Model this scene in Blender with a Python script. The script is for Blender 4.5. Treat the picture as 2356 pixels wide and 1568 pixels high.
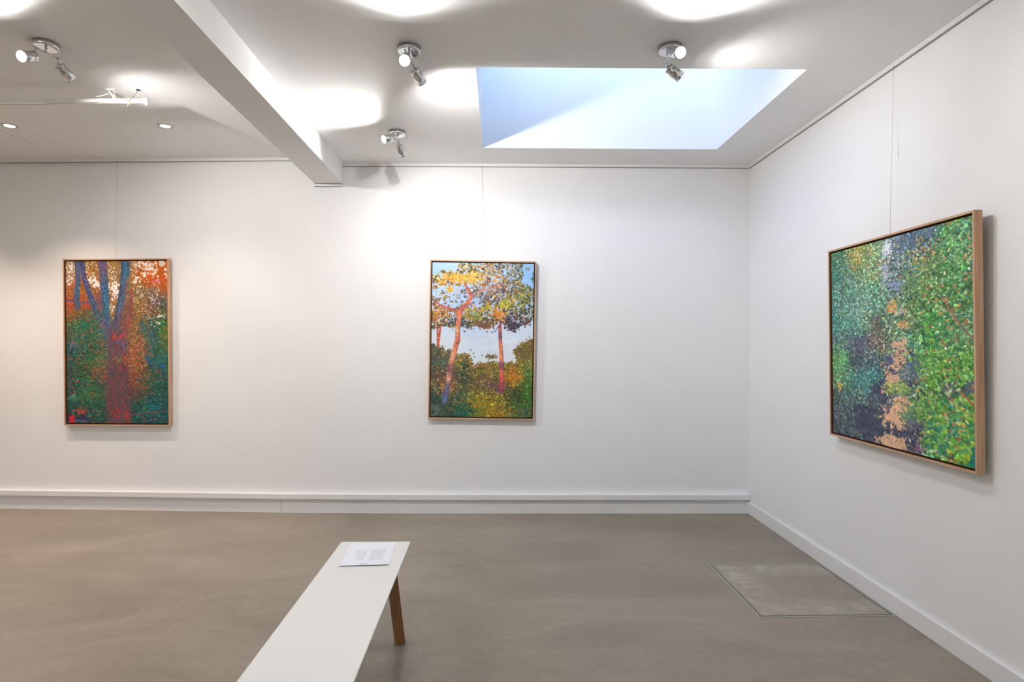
import bpy, bmesh, math
import numpy as np
from mathutils import Vector, Matrix, Quaternion

# ------------------------------------------------------------------ scene, camera, world, exposure
sc = bpy.context.scene
COL = sc.collection
for o in list(bpy.data.objects): bpy.data.objects.remove(o, do_unlink=True)

CAM_H = 1.326
FOCAL_PX = 1350.0                      # for a frame 2356 px wide
cam_d = bpy.data.cameras.new('camera')
cam_d.sensor_width = 36.0
cam_d.sensor_fit = 'HORIZONTAL'
cam_d.lens = 36.0 * FOCAL_PX / 2356.0
cam_d.shift_x = 18.0 / 2356.0
cam_d.shift_y = 3.0 / 2356.0
cam_d.clip_start = 0.05
cam = bpy.data.objects.new('camera', cam_d)
COL.objects.link(cam)
yaw, roll = 12.0 / 1350.0, 0.0027
fwd = Vector((math.sin(yaw), math.cos(yaw), 0)); rgt = Vector((math.cos(yaw), -math.sin(yaw), 0)); upv = Vector((0, 0, 1))
r2 = rgt * math.cos(roll) + upv * math.sin(roll); u2 = upv * math.cos(roll) - rgt * math.sin(roll)
m = Matrix((r2, u2, -fwd)).transposed().to_4x4()
m.translation = (0, 0, CAM_H)
cam.matrix_world = m
sc.camera = cam

sc.view_settings.view_transform = 'Standard'
sc.view_settings.look = 'None'
sc.view_settings.gamma = 1.0
sc.view_settings.use_curve_mapping = False
sc.view_settings.exposure = 1.75
sc.cycles.use_denoising = True
sc.cycles.use_adaptive_sampling = True
sc.cycles.adaptive_threshold = 0.08
sc.cycles.use_light_tree = False
sc.cycles.max_bounces = 8
sc.cycles.diffuse_bounces = 5
sc.cycles.caustics_reflective = False
sc.cycles.sample_clamp_indirect = 4.0

world = bpy.data.worlds.new('daylight'); sc.world = world
world.use_nodes = True
wn = world.node_tree; wn.nodes.clear()
w_out = wn.nodes.new('ShaderNodeOutputWorld'); w_bg = wn.nodes.new('ShaderNodeBackground')
w_sky = wn.nodes.new('ShaderNodeTexSky')
w_sky.sky_type = 'NISHITA'; w_sky.sun_disc = False
w_sky.sun_elevation = math.radians(42); w_sky.sun_rotation = math.radians(200)
w_sky.air_density = 1.0; w_sky.dust_density = 0.4; w_sky.ozone_density = 1.2
w_bg.inputs['Strength'].default_value = SKY_STRENGTH = 0.27
wn.links.new(w_sky.outputs[0], w_bg.inputs[0]); wn.links.new(w_bg.outputs[0], w_out.inputs[0])

SPOT_W = 19.0            # watt figure of one spotlight head
SPOT_COL = (1.0, 0.98, 0.965)
WARM_W = 29.0            # recessed halogen downlight
WARM_COL = (1.0, 0.785, 0.65)

# ------------------------------------------------------------------ helpers
def s2l(c):
    c = np.asarray(c, float)
    return np.where(c <= .04045, c / 12.92, ((c + .055) / 1.055) ** 2.4)

def mat(name, col=(.8, .8, .8), rough=.5, metal=0.0, spec=.5):
    M = bpy.data.materials.new(name); M.use_nodes = True
    b = M.node_tree.nodes['Principled BSDF']
    b.inputs['Base Color'].default_value = (*col, 1); b.inputs['Roughness'].default_value = rough
    b.inputs['Metallic'].default_value = metal; b.inputs['Specular IOR Level'].default_value = spec
    return M, M.node_tree, b

def node(nt, kind, **inp):
    n = nt.nodes.new(kind)
    for k_, v in inp.items(): n.inputs[k_.replace('_', ' ')].default_value = v
    return n

def ramp(nt, fac, stops):
    r = nt.nodes.new('ShaderNodeValToRGB')
    e = r.color_ramp.elements
    while len(e) < len(stops): e.new(.5)
    for i, (p, c) in enumerate(stops): e[i].position = p; e[i].color = (*c, 1) if len(c) == 3 else c
    nt.links.new(fac, r.inputs[0])
    return r

def paint_wall_mat(name, col, rough=.62, scale=1.6):
    """emulsion paint: a very slight large-scale unevenness"""
    M, nt, b = mat(name, col, rough, spec=.3)
    tc = nt.nodes.new('ShaderNodeTexCoord')
    n2 = node(nt, 'ShaderNodeTexNoise', Scale=scale, Detail=1.0); nt.links.new(tc.outputs['Object'], n2.inputs['Vector'])
    r = ramp(nt, n2.outputs[0], [(.35, tuple(x * .985 for x in col)), (.65, col)])
    nt.links.new(r.outputs[0], b.inputs['Base Color'])
    return M

class MB:
    def __init__(s): s.v = []; s.f = []; s.sm = []
    def add(s, vs, fs, smooth=False):
        o = len(s.v); s.v += [tuple(map(float, q)) for q in vs]
        for f in fs: s.f.append(tuple(o + i for i in f)); s.sm.append(smooth)
        return s
    def box(s, x0, x1, y0, y1, z0, z1):
        return s.add([(x0,y0,z0),(x1,y0,z0),(x1,y1,z0),(x0,y1,z0),(x0,y0,z1),(x1,y0,z1),(x1,y1,z1),(x0,y1,z1)],
                     [(3,2,1,0),(4,5,6,7),(0,1,5,4),(1,2,6,5),(2,3,7,6),(3,0,4,7)])
    def hexa(s, bot, top):
        return s.add(list(bot) + list(top), [(3,2,1,0),(4,5,6,7),(0,1,5,4),(1,2,6,5),(2,3,7,6),(3,0,4,7)])
    def lathe(s, prof, n=24, axis='Z', loc=(0,0,0), cap=True, smooth=True):
        """prof: (r, h) list from low to high"""
        vs = []
        for r, h in prof:
            for i in range(n):
                a = 2 * math.pi * i / n; p = (r * math.cos(a), r * math.sin(a), h)
                vs.append((p[0] + loc[0], p[1] + loc[1], p[2] + loc[2]))
        fs = []
        for j in range(len(prof) - 1):
            for i in range(n): fs.append((j*n+i, j*n+(i+1)%n, (j+1)*n+(i+1)%n, (j+1)*n+i))
        s.add(vs, fs, smooth)
        if cap:
            o = len(s.v) - len(vs)
            s.f.append(tuple(o + i for i in reversed(range(n)))); s.sm.append(False)
            s.f.append(tuple(o + (len(prof)-1)*n + i for i in range(n))); s.sm.append(False)
        return s
    def tube(s, pts, r, n=8, cap=True):
        P_ = [Vector(p) for p in pts]; R_ = r if hasattr(r, '__len__') else [r] * len(P_)
        vs = []; ref = None
        for i, p in enumerate(P_):
            t = (P_[min(i+1, len(P_)-1)] - P_[max(i-1, 0)]).normalized()
            if ref is None: ref = t.orthogonal().normalized()
            ref = (ref - t * ref.dot(t)).normalized(); b_ = t.cross(ref)
            for k_ in range(n):
                a = 2 * math.pi * k_ / n
                vs.append(p + (ref * math.cos(a) + b_ * math.sin(a)) * R_[i])
        fs = [(j*n+i, j*n+(i+1)%n, (j+1)*n+(i+1)%n, (j+1)*n+i) for j in range(len(P_)-1) for i in range(n)]
        s.add(vs, fs, True)
        if cap:
            o = len(s.v) - len(vs)
            s.f.append(tuple(o + i for i in reversed(range(n)))); s.sm.append(False)
            s.f.append(tuple(o + (len(P_)-1)*n + i for i in range(n))); s.sm.append(False)
        return s
    def build(s, name, material, parent=None, bevel=0, kind=None):
        me = bpy.data.meshes.new(name); me.from_pydata(s.v, [], s.f); me.update()
        me.polygons.foreach_set('use_smooth', s.sm)
        me.materials.append(material)
        o = bpy.data.objects.new(name, me); COL.objects.link(o)
        if bevel:
            bm = bmesh.new(); bm.from_mesh(me)
            bmesh.ops.recalc_face_normals(bm, faces=bm.faces)
            es = [e for e in bm.edges if len(e.link_faces) == 2 and e.calc_face_angle(0) > .6]
            bmesh.ops.bevel(bm, geom=es, offset=bevel, segments=2, affect='EDGES', profile=.5)
            bm.to_mesh(me); bm.free()
        if parent: o.parent = parent
        if kind: o['kind'] = kind
        return o

def tag(o, label, cat, group=None):
    o['label'] = label; o['category'] = cat
    if group: o['group'] = group
    return o

def empty(name, loc, rot=None):
    o = bpy.data.objects.new(name, None); COL.objects.link(o); o.location = loc; o.empty_display_size = .05
    if rot is not None: o.rotation_mode = 'QUATERNION'; o.rotation_quaternion = rot
    return o

# ------------------------------------------------------------------ materials
M_WALL = paint_wall_mat('wall_paint', (.825, .825, .825))
M_CEIL = paint_wall_mat('ceiling_paint', (.90, .898, .892), .7)
M_TRIM = paint_wall_mat('trim_gloss', (.80, .797, .793), .35)
M_RAIL = mat('rail_enamel', (.78, .78, .78), .35)[0]
M_SHADE_HOOK = mat('rail_shadow_line', (.30, .29, .29), .6)[0]  # grey painted in for the groove shadow under the rails; also colours the hooks
M_CHROME = mat('chrome', (.72, .73, .75), .13, 1.0)[0]
M_STEEL = mat('brushed_steel', (.55, .56, .58), .3, 1.0)[0]
M_WHITE = mat('white_plastic', (.86, .86, .83), .4)[0]
M_CORD = mat('beige_cord', (.62, .55, .42), .8)[0]
M_BLACK = mat('dark_hook', (.05, .05, .05), .5)[0]
M_PAPER = mat('paper', (.80, .82, .88), .7)[0]
M_INK = mat('ink', (.42, .43, .46), .8)[0]
M_INKB = mat('ink_bold', (.10, .10, .11), .8)[0]
M_WIRE = mat('nylon_wire', (.62, .61, .60), .4)[0]
M_CLIP = mat('wire_clip', (.90, .90, .90), .3)[0]

def wood_mat(name, c0, c1, c2, axis_scale, rough=.5):
    M, nt, b = mat(name, c1, rough)
    tc = nt.nodes.new('ShaderNodeTexCoord'); mp = nt.nodes.new('ShaderNodeMapping')
    mp.inputs['Scale'].default_value = axis_scale
    nt.links.new(tc.outputs['Object'], mp.inputs[0])
    n = node(nt, 'ShaderNodeTexNoise', Scale=1.0, Detail=5.0, Roughness=.6, Distortion=.4); nt.links.new(mp.outputs[0], n.inputs['Vector'])
    r = ramp(nt, n.outputs[0], [(.3, c0), (.5, c1), (.72, c2)])
    nt.links.new(r.outputs[0], b.inputs['Base Color'])
    bp = node(nt, 'ShaderNodeBump', Strength=.08, Distance=.003); nt.links.new(n.outputs[0], bp.inputs['Height']); nt.links.new(bp.outputs[0], b.inputs['Normal'])
    return M
OAK = ((.44, .25, .145), (.56, .34, .20), (.64, .42, .27))
M_OAK_H = wood_mat('oak_along_x', *OAK, (3, 60, 60))
M_OAK_V = wood_mat('oak_along_z', *OAK, (60, 60, 3))
M_GAP_SHADE = mat('frame_gap_shade', (.10, .035, .015), .8)[0]  # dark brown stands for oak in shadow inside the frame gap
M_LEG = wood_mat('bench_oak', (.17, .074, .020), (.235, .106, .032), (.29, .138, .046), (50, 50, 4))
M_BENCH = paint_wall_mat('bench_laminate', (.75, .745, .725), .42)
M_EDGE = mat('bench_edge', (.42, .40, .36), .6)[0]

def concrete_mat(name, scr=1.0, tint=(1, 1, 1), k=1.0):
    M, nt, b = mat(name, (.27, .24, .2), .42)
    tc = nt.nodes.new('ShaderNodeTexCoord')
    def noise(sc_, det=6.0, ro=.6, dist=0.0):
        n = node(nt, 'ShaderNodeTexNoise', Scale=sc_, Detail=det, Roughness=ro, Distortion=dist); nt.links.new(tc.outputs['Object'], n.inputs['Vector']); return n
    def c(*v): return tuple(v[i] * tint[i] * k for i in range(3))
    mp = nt.nodes.new('ShaderNodeMapping'); mp.inputs['Rotation'].default_value = (0, 0, .5); mp.inputs['Scale'].default_value = (1.0, 2.6, 1.0)
    nt.links.new(tc.outputs['Object'], mp.inputs[0])
    cl = noise(.9, 5.0, .68, .9); nt.links.new(mp.outputs[0], cl.inputs['Vector'])
    fi = noise(34, 2.0, .6); sp = noise(9, 3.0, .6, 1.2)
    r1 = ramp(nt, cl.outputs[0], [(.28, c(.200, .166, .130)), (.50, c(.264, .222, .177)), (.74, c(.330, .282, .228))])
    r2_ = ramp(nt, fi.outputs[0], [(.35, (.95, .95, .95)), (.65, (1.04, 1.04, 1.04))])
    mx = nt.nodes.new('ShaderNodeMix'); mx.data_type = 'RGBA'; mx.blend_type = 'MULTIPLY'; mx.inputs[0].default_value = 1
    nt.links.new(r1.outputs[0], mx.inputs[6]); nt.links.new(r2_.outputs[0], mx.inputs[7])
    # pale scuffs
    r3 = ramp(nt, sp.outputs[0], [(.685, (0, 0, 0)), (.76, (1, 1, 1))])
    mx2 = nt.nodes.new('ShaderNodeMix'); mx2.data_type = 'RGBA'
    ml = nt.nodes.new('ShaderNodeMath'); ml.operation = 'MULTIPLY'; ml.inputs[1].default_value = .30 * scr
    nt.links.new(r3.outputs[0], ml.inputs[0]); nt.links.new(ml.outputs[0], mx2.inputs[0])
    nt.links.new(mx.outputs[2], mx2.inputs[6]); mx2.inputs[7].default_value = (.50, .47, .42, 1)
    nt.links.new(mx2.outputs[2], b.inputs['Base Color'])
    rr = ramp(nt, cl.outputs[0], [(.3, (.40,) * 3), (.7, (.52,) * 3)]); nt.links.new(rr.outputs[0], b.inputs['Roughness'])
    return M
M_FLOOR = concrete_mat('polished_concrete')
M_HATCH = concrete_mat('hatch_concrete', 1.6, (1.0, 1.04, 1.06), 1.10)
def worn_rim(M):
    """pale trowel marks and wear towards the rim of the slab"""
    nt = M.node_tree; b = nt.nodes['Principled BSDF']; src = b.inputs['Base Color'].links[0].from_socket
    tc = nt.nodes.new('ShaderNodeTexCoord'); sx = nt.nodes.new('ShaderNodeSeparateXYZ'); nt.links.new(tc.outputs['Object'], sx.inputs[0])
    def mth(op, *a):
        q = nt.nodes.new('ShaderNodeMath'); q.operation = op
        for i, v in enumerate(a):
            if hasattr(v, 'links'): nt.links.new(v, q.inputs[i])
            else: q.inputs[i].default_value = v
        return q.outputs[0]
    edge = mth('MAXIMUM', mth('MULTIPLY', sx.outputs[0], -1.0), mth('MULTIPLY', sx.outputs[1], -1.0))
    edge = mth('MAXIMUM', edge, mth('MULTIPLY', sx.outputs[1], .95))
    n = node(nt, 'ShaderNodeTexNoise', Scale=7.0, Detail=5.0, Roughness=.7, Distortion=1.0); nt.links.new(tc.outputs['Object'], n.inputs['Vector'])
    band = ramp(nt, edge, [(.12, (0, 0, 0)), (.26, (1, 1, 1)), (.305, (.5, .5, .5)), (.325, (0, 0, 0))])
    wear = ramp(nt, n.outputs[0], [(.40, (0, 0, 0)), (.62, (1, 1, 1))])
    f = mth('MULTIPLY', mth('MULTIPLY', band.outputs[0], wear.outputs[0]), .75)
    mx = nt.nodes.new('ShaderNodeMix'); mx.data_type = 'RGBA'; nt.links.new(f, mx.inputs[0]); nt.links.new(src, mx.inputs[6]); mx.inputs[7].default_value = (.45, .42, .36, 1)
    nt.links.new(mx.outputs[2], b.inputs['Base Color'])
worn_rim(M_HATCH)
M_SEAL = mat('hatch_edging', (.44, .44, .41), .5)[0]
M_DARKGAP = mat('hatch_joint', (.10, .095, .08), .8)[0]

def emit_mat(name, col, strength):
    M = bpy.data.materials.new(name); M.use_nodes = True; nt = M.node_tree; nt.nodes.clear()
    o = nt.nodes.new('ShaderNodeOutputMaterial'); e = nt.nodes.new('ShaderNodeEmission')
    e.inputs[0].default_value = (*col, 1); e.inputs[1].default_value = strength
    nt.links.new(e.outputs[0], o.inputs[0]); M.cycles.emission_sampling = 'NONE'; return M
M_LENS = emit_mat('lamp_lens', SPOT_COL, 45.0)
M_WARMLENS = emit_mat('halogen_lens', (1.0, .86, .68), 14.0)

def glass_mat():
    M = bpy.data.materials.new('window_glass'); M.use_nodes = True; nt = M.node_tree; nt.nodes.clear()
    o = nt.nodes.new('ShaderNodeOutputMaterial'); t = nt.nodes.new('ShaderNodeBsdfTransparent'); g = nt.nodes.new('ShaderNodeBsdfGlossy')
    g.inputs['Roughness'].default_value = .03; t.inputs[0].default_value = (.95, .97, .97, 1)
    mx = nt.nodes.new('ShaderNodeMixShader'); mx.inputs[0].default_value = .06
    nt.links.new(t.outputs[0], mx.inputs[1]); nt.links.new(g.outputs[0], mx.inputs[2]); nt.links.new(mx.outputs[0], o.inputs[0]); return M
M_GLASS = glass_mat()
# ------------------------------------------------------------------ painted canvases (numpy brushwork -> colour attribute)
RNG = np.random.default_rng(7)

def upsample(grid, h, w):
    g = np.asarray(grid, float) / 255.0
    gh, gw, _ = g.shape
    yy = np.clip((np.arange(h) + .5) / h * gh - .5, 0, gh - 1)
    xx = np.clip((np.arange(w) + .5) / w * gw - .5, 0, gw - 1)
    y0 = np.minimum(yy.astype(int), gh - 2); x0 = np.minimum(xx.astype(int), gw - 2)
    fy = (yy - y0)[:, None, None]; fx = (xx - x0)[None, :, None]
    a = g[y0][:, x0]; b = g[y0][:, x0 + 1]; c = g[y0 + 1][:, x0]; d = g[y0 + 1][:, x0 + 1]
    return (a * (1 - fx) + b * fx) * (1 - fy) + (c * (1 - fx) + d * fx) * fy

def dab(img, x, y, rx, ry, ang, col, alpha=1.0):
    h, w, _ = img.shape
    r = max(rx, ry) + 1
    x0 = max(int(x - r), 0); x1 = min(int(x + r) + 2, w); y0 = max(int(y - r), 0); y1 = min(int(y + r) + 2, h)
    if x1 <= x0 or y1 <= y0: return
    X = np.arange(x0, x1)[None, :] - x; Y = np.arange(y0, y1)[:, None] - y
    c, s = math.cos(ang), math.sin(ang)
    d = ((X * c + Y * s) / rx) ** 2 + ((Y * c - X * s) / ry) ** 2
    m = (np.clip((1.35 - d) * 1.3, 0, 1) * alpha)[:, :, None]
    p = img[y0:y1, x0:x1]
    p += (np.asarray(col) - p) * m

def rgb(*c): return np.array(c, float) / 255.0

def leafwork(img, base, n, size, inside=None, light=.22, hue=.05, accents=(), acc=.0, ang=None, stretch=1.7, alpha=.85):
    """dabs scattered over the canvas, each taking the local colour with its own lightness and hue"""
    h, w, _ = img.shape
    xs = RNG.random(n) * w; ys = RNG.random(n) * h
    for x, y in zip(xs, ys):
        if inside is not None and not inside(x, y): continue
        c = base[min(int(y), h - 1), min(int(x), w - 1)]
        l = min(max(RNG.normal(0, light), -.42), .7)
        c = c * (1 + l) + max(l, 0) * .10 + RNG.normal(0, hue, 3) * .5
        if acc and RNG.random() < acc: c = rgb(*accents[RNG.integers(len(accents))]) * (1 + RNG.normal(0, .12))
        r = size(x, y) * (.55 + .9 * RNG.random())
        a = RNG.random() * math.pi if ang is None else ang(x, y) + RNG.normal(0, .35)
        dab(img, x, y, r * stretch, r, a, np.clip(c, 0.01, 1), alpha)

def stroke(img, pts, cols, wob=.0, alpha=.9, grain=.025, edge=None):
    """pts: (x, y, width) polyline ; cols: colour stops along it ; edge: colour of the shaded flank"""
    P_ = np.array(pts, float)
    seg = np.hypot(np.diff(P_[:, 0]), np.diff(P_[:, 1])); cum = np.concatenate([[0], np.cumsum(seg)]); L = cum[-1]
    C_ = np.array(cols, float) / 255.0
    t = 0.0
    while t <= L:
        x = np.interp(t, cum, P_[:, 0]); y = np.interp(t, cum, P_[:, 1]); wd = np.interp(t, cum, P_[:, 2])
        u = t / max(L, 1e-6) * (len(C_) - 1); k = min(int(u), max(len(C_) - 2, 0))
        col = C_[k] if len(C_) == 1 else C_[k] * (1 - (u - k)) + C_[k + 1] * (u - k)
        i = min(np.searchsorted(cum, t, side='right') - 1, len(seg) - 1); i = max(i, 0)
        dx, dy = (P_[i + 1, :2] - P_[i, :2]) / max(seg[i], 1e-6)
        a = math.atan2(dy, dx)
        dab(img, x + RNG.normal(0, wob), y + RNG.normal(0, wob), max(wd * .5, .7), max(wd * .5, .6), a, np.clip(col * (1 + RNG.normal(0, grain)), 0, 1), alpha)
        if edge is not None and wd > 2.2:
            q = .36 * wd
            dab(img, x - dy * q, y + dx * q, max(wd * .35, .8), max(wd * .14, .6), a, rgb(*edge) * (1 + RNG.normal(0, .1)), .6)
        t += max(wd * .12, .6)
    if P_[:, 2].max() < 6: return
    for _ in range(int(L * P_[:, 2].mean() * .16)):             # brush marks and bark along the limb
        t = RNG.random() * L
        x = np.interp(t, cum, P_[:, 0]); y = np.interp(t, cum, P_[:, 1]); wd = np.interp(t, cum, P_[:, 2])
        i = max(min(np.searchsorted(cum, t, side='right') - 1, len(seg) - 1), 0)
        dx, dy = (P_[i + 1, :2] - P_[i, :2]) / max(seg[i], 1e-6); a = math.atan2(dy, dx)
        q = RNG.uniform(-.46, .46) * wd; X = x - dy * q; Y = y + dx * q
        if not (0 <= X < img.shape[1] and 0 <= Y < img.shape[0]): continue
        c = img[int(Y), int(X)] * (1 + RNG.normal(-.03, .24)) + RNG.normal(0, .035, 3)
        dab(img, X, Y, 1.2 + RNG.random() * 2.6, .6 + RNG.random() * .5, a + RNG.normal(0, .25), np.clip(c, .02, 1), .7)

def polyf(pts):
    P_ = [tuple(p) for p in pts]
    def f(x, y):
        ins = False; j = len(P_) - 1
        for i in range(len(P_)):
            xi, yi = P_[i]; xj, yj = P_[j]
            if (yi > y) != (yj > y) and x < (xj - xi) * (y - yi) / (yj - yi) + xi: ins = not ins
            j = i
        return ins
    return f

def cluster(img, x, y, sx, sy, n, r, cols, alpha=.95, stretch=1.3):
    for _ in range(n):
        dab(img, x + RNG.normal(0, sx), y + RNG.normal(0, sy), r * (.5 + RNG.random()) * stretch, r * (.5 + RNG.random() * .6), RNG.random() * 3.1, rgb(*cols[RNG.integers(len(cols))]) * (1 + RNG.normal(0, .04)), alpha)

def paint_forest_trunk(W=276, H=436):
    """tall multi-stemmed tree in a fern garden: blue stems over orange light, red bark, teal undergrowth"""
    k = W / 830.0; kx = lambda x: (x - 88) * k; ky = lambda y: (y - 98) * H / 1314.0
    G = [
     [(165,135,95),(150,110,60),(160,115,50),(150,110,60),(165,125,65),(140,110,70),(160,115,65),(200,100,35),(208,100,28),(206,98,25)],
     [(165,115,75),(170,95,55),(155,108,42),(150,105,60),(158,122,66),(130,105,70),(165,118,58),(196,98,38),(206,92,22),(206,94,20)],
     [(160,104,56),(160,106,46),(158,100,46),(140,95,60),(165,115,60),(130,100,70),(135,112,62),(125,110,75),(120,95,75),(170,90,45)],
     [(176,86,54),(160,84,50),(150,92,60),(120,72,105),(165,118,52),(118,92,75),(128,104,55),(145,112,62),(106,84,80),(84,88,84)],
     [(152,92,50),(105,100,58),(92,100,78),(150,85,75),(152,116,52),(100,86,100),(130,92,60),(140,96,52),(112,82,58),(95,98,66)],
     [(84,107,64),(52,104,83),(77,102,70),(71,104,109),(90,95,105),(112,80,88),(122,96,60),(132,102,64),(53,87,83),(65,114,43)],
     [(88,91,66),(57,102,79),(73,97,68),(77,106,93),(94,86,100),(124,84,88),(126,96,64),(130,100,64),(55,91,85),(89,110,49)],
     [(40,89,91),(62,91,72),(48,97,79),(72,93,68),(94,88,96),(92,88,108),(142,84,60),(142,96,60),(48,97,85),(52,106,62)],
     [(42,83,68),(53,93,62),(60,97,60),(97,108,72),(96,84,90),(130,84,72),(150,86,60),(142,92,60),(47,93,91),(43,99,91)],
     [(63,77,62),(62,83,57),(94,81,60),(102,81,66),(96,74,84),(132,74,78),(140,80,60),(130,86,56),(60,87,72),(57,93,79)],
     [(63,81,62),(36,93,76),(40,99,66),(77,81,62),(106,66,74),(122,66,74),(126,70,60),(110,80,56),(48,83,72),(43,89,74)],
     [(31,89,79),(57,97,60),(67,97,56),(50,87,58),(110,64,74),(126,70,80),(90,66,64),(80,72,60),(36,79,74),(40,79,70)],
     [(31,73,64),(35,79,64),(28,79,68),(31,79,64),(100,64,74),(112,66,80),(30,88,76),(24,88,82),(15,93,101),(23,89,91)],
     [(50,61,62),(46,61,78),(53,73,64),(31,79,68),(96,70,70),(130,60,68),(20,78,76),(28,78,76),(30,83,89),(20,83,89)]]
    base = upsample(G, H, W)
    img = base.copy()
    sz = lambda x, y: 1.15 + .7 * y / H
    leafwork(img, base, 9500, sz, light=.26, hue=.07, accents=[(190,80,40),(20,110,100),(120,130,60),(150,60,70)], acc=.07)
    WH = [(238,232,228), (245,240,235), (225,215,205)]
    # light through the leaves
    for x, y, sx, sy, n, r in ((122,150,24,30,42,1.9),(120,235,22,22,26,2.0),(300,250,22,16,30,2.2),(345,290,18,14,26,2.6),(480,290,30,16,26,2.2),
                               (490,335,28,26,36,2.8),(455,470,30,22,18,1.8),(500,370,16,20,12,2.2),(470,190,34,50,46,1.4),(290,165,34,50,40,1.4),(700,120,40,16,32,2.3),(770,175,40,24,34,3.2),
                               (790,120,30,12,12,2.8),(875,118,12,10,7,4.6),(905,205,8,12,6,3.4),(665,255,16,14,9,3.0),(860,540,20,8,10,2.4),(835,605,24,18,14,1.8),(800,390,44,46,60,1.3),(640,130,20,50,20,1.6),(760,540,50,40,36,1.1),(680,330,40,60,40,1.3)):
        cluster(img, kx(x), ky(y), sx * k, sy * k, n, r, WH)
    cluster(img, kx(830), ky(262), 20 * k, 14 * k, 16, 2.0, [(225,120,160),(240,200,215),(215,90,140)])
    for x, y, sx, sy, n in ((880,250,18,30,30),(760,280,40,30,20),(130,340,40,40,26),(240,380,40,30,26),(820,220,40,30,26)):
        cluster(img, kx(x), ky(y), sx * k, sy * k, n, 1.8, [(208,88,22),(214,70,26),(196,104,30)], .8)
    # fence in the back
    for x0, x1, yy in ((90,160,415),(200,300,430),(300,375,440)):
        stroke(img, [(kx(x0), ky(yy), 5), (kx(x1), ky(yy + 4), 5)], [(112,86,112)], .6, .8)
        for q in np.arange(x0, x1, 11):
            stroke(img, [(kx(q), ky(yy + 14), 2.4), (kx(q), ky(yy + 55), 2.2)], [(196,92,54),(170,66,52)], .2, .7)
    # stems
    stroke(img, [(kx(180),ky(95),13),(kx(186),ky(250),12.5),(kx(172),ky(400),15),(kx(180),ky(470),16)], [(84,90,122),(78,94,126),(60,100,134),(74,92,112)], .5, edge=(120,70,90))
    stroke(img, [(kx(216),ky(95),12),(kx(236),ky(225),13),(kx(292),ky(395),14),(kx(350),ky(540),18),(kx(425),ky(690),24)], [(76,84,132),(92,86,130),(70,90,130),(80,104,112),(104,110,96)], .5, edge=(58,78,112))
    stroke(img, [(kx(386),ky(95),22),(kx(400),ky(250),21),(kx(408),ky(400),21),(kx(416),ky(600),22),(kx(456),ky(705),26)], [(112,84,112),(96,92,122),(62,104,140),(60,108,138),(84,104,132),(92,90,112)], .6, edge=(112,90,120))
    stroke(img, [(kx(576),ky(95),22),(kx(572),ky(250),23),(kx(552),ky(400),24),(kx(525),ky(550),27),(kx(492),ky(690),30)], [(74,94,126),(60,106,132),(84,94,126),(76,100,130),(100,90,110),(106,86,100)], .6, edge=(60,80,120))
    stroke(img, [(kx(600),ky(230),6),(kx(590),ky(400),12),(kx(572),ky(560),18),(kx(540),ky(700),20)], [(136,104,78),(128,98,78),(134,88,74),(124,80,82)], 1.6, .6, .06)
    stroke(img, [(kx(625),ky(330),5),(kx(618),ky(520),5),(kx(600),ky(640),6)], [(160,74,66),(130,66,80),(166,76,66)], .8, .7)
    # trunk and its bark
    stroke(img, [(kx(480),ky(650),34),(kx(500),ky(800),46),(kx(506),ky(950),52),(kx(512),ky(1100),58),(kx(516),ky(1250),62),(kx(524),ky(1420),66)], [(96,84,98),(92,84,102),(96,78,88),(98,70,80),(98,70,78),(94,68,76)], 1.2, .6, .03)
    for _ in range(900):
        y = 640 + RNG.random() * 770; hw = 60 + 45 * (y - 640) / 770
        x = 505 + RNG.normal(0, .5) * hw; x = min(max(x, 505 - hw), 505 + hw)
        c = [(172,58,54),(140,66,64),(120,70,74),(84,88,98),(70,84,92),(112,80,84),(100,72,84),(78,80,94),(132,62,62),(64,74,76),(92,66,70)][RNG.integers(11)]
        l = 10 + RNG.random() * 50
        stroke(img, [(kx(x), ky(y), 1.2), (kx(x + RNG.normal(0, 5)), ky(y + l), 1.0 + RNG.random() * 1.4)], [c], .2, .75)
    for x, y, c in ((568,885,(214,78,40)),(490,715,(204,72,52)),(520,890,(132,136,66)),(512,760,(84,92,140)),(555,770,(92,96,142)),(500,1310,(204,44,40)),(565,1350,(222,50,46)),(536,700,(206,60,60))):
        cluster(img, kx(x), ky(y), 12 * k, 18 * k, 12, 2.4, [c], .7)
    # ochre shrub light beside the trunk
    cluster(img, kx(650), ky(740), 40 * k, 110 * k, 300, 1.25, [(170,112,62),(190,140,84),(150,90,52),(198,96,50),(206,168,110)], .8)
    cluster(img, kx(360), ky(890), 45 * k, 55 * k, 190, 1.25, [(132,124,70),(152,134,78),(110,102,56),(170,120,70)], .8)
    cluster(img, kx(360), ky(1010), 40 * k, 36 * k, 110, 1.25, [(162,84,62),(184,80,66),(140,96,66)], .75)
    cluster(img, kx(330), ky(1175), 60 * k, 26 * k, 130, 1.3, [(104,124,58),(84,116,62),(132,128,64)], .75)
    cluster(img, kx(640), ky(1010), 40 * k, 60 * k, 120, 1.3, [(176,76,56),(150,90,56),(110,104,60)], .7)
    # palm fronds, fern blades
    for x0, y0, fan, n, ln, cols in ((150,720,(.9,2.2),12,90,[(60,120,140),(150,120,140),(30,110,120)]),(700,590,(.7,1.9),14,120,[(40,92,104),(60,110,112),(36,80,92)]),(150,1180,(.3,2.8),14,50,[(30,120,96),(96,160,130)]),
                                     (350,1340,(-3.0,.0),18,80,[(34,104,84),(46,122,92),(24,90,80)]),(800,660,(.9,2.0),12,120,[(40,86,88),(56,100,96)]),(260,600,(-.2,2.9),16,80,[(18,104,88),(60,120,70),(40,110,90)]),(200,1330,(-2.6,-.4),10,60,[(200,60,60),(36,96,76)])):
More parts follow.
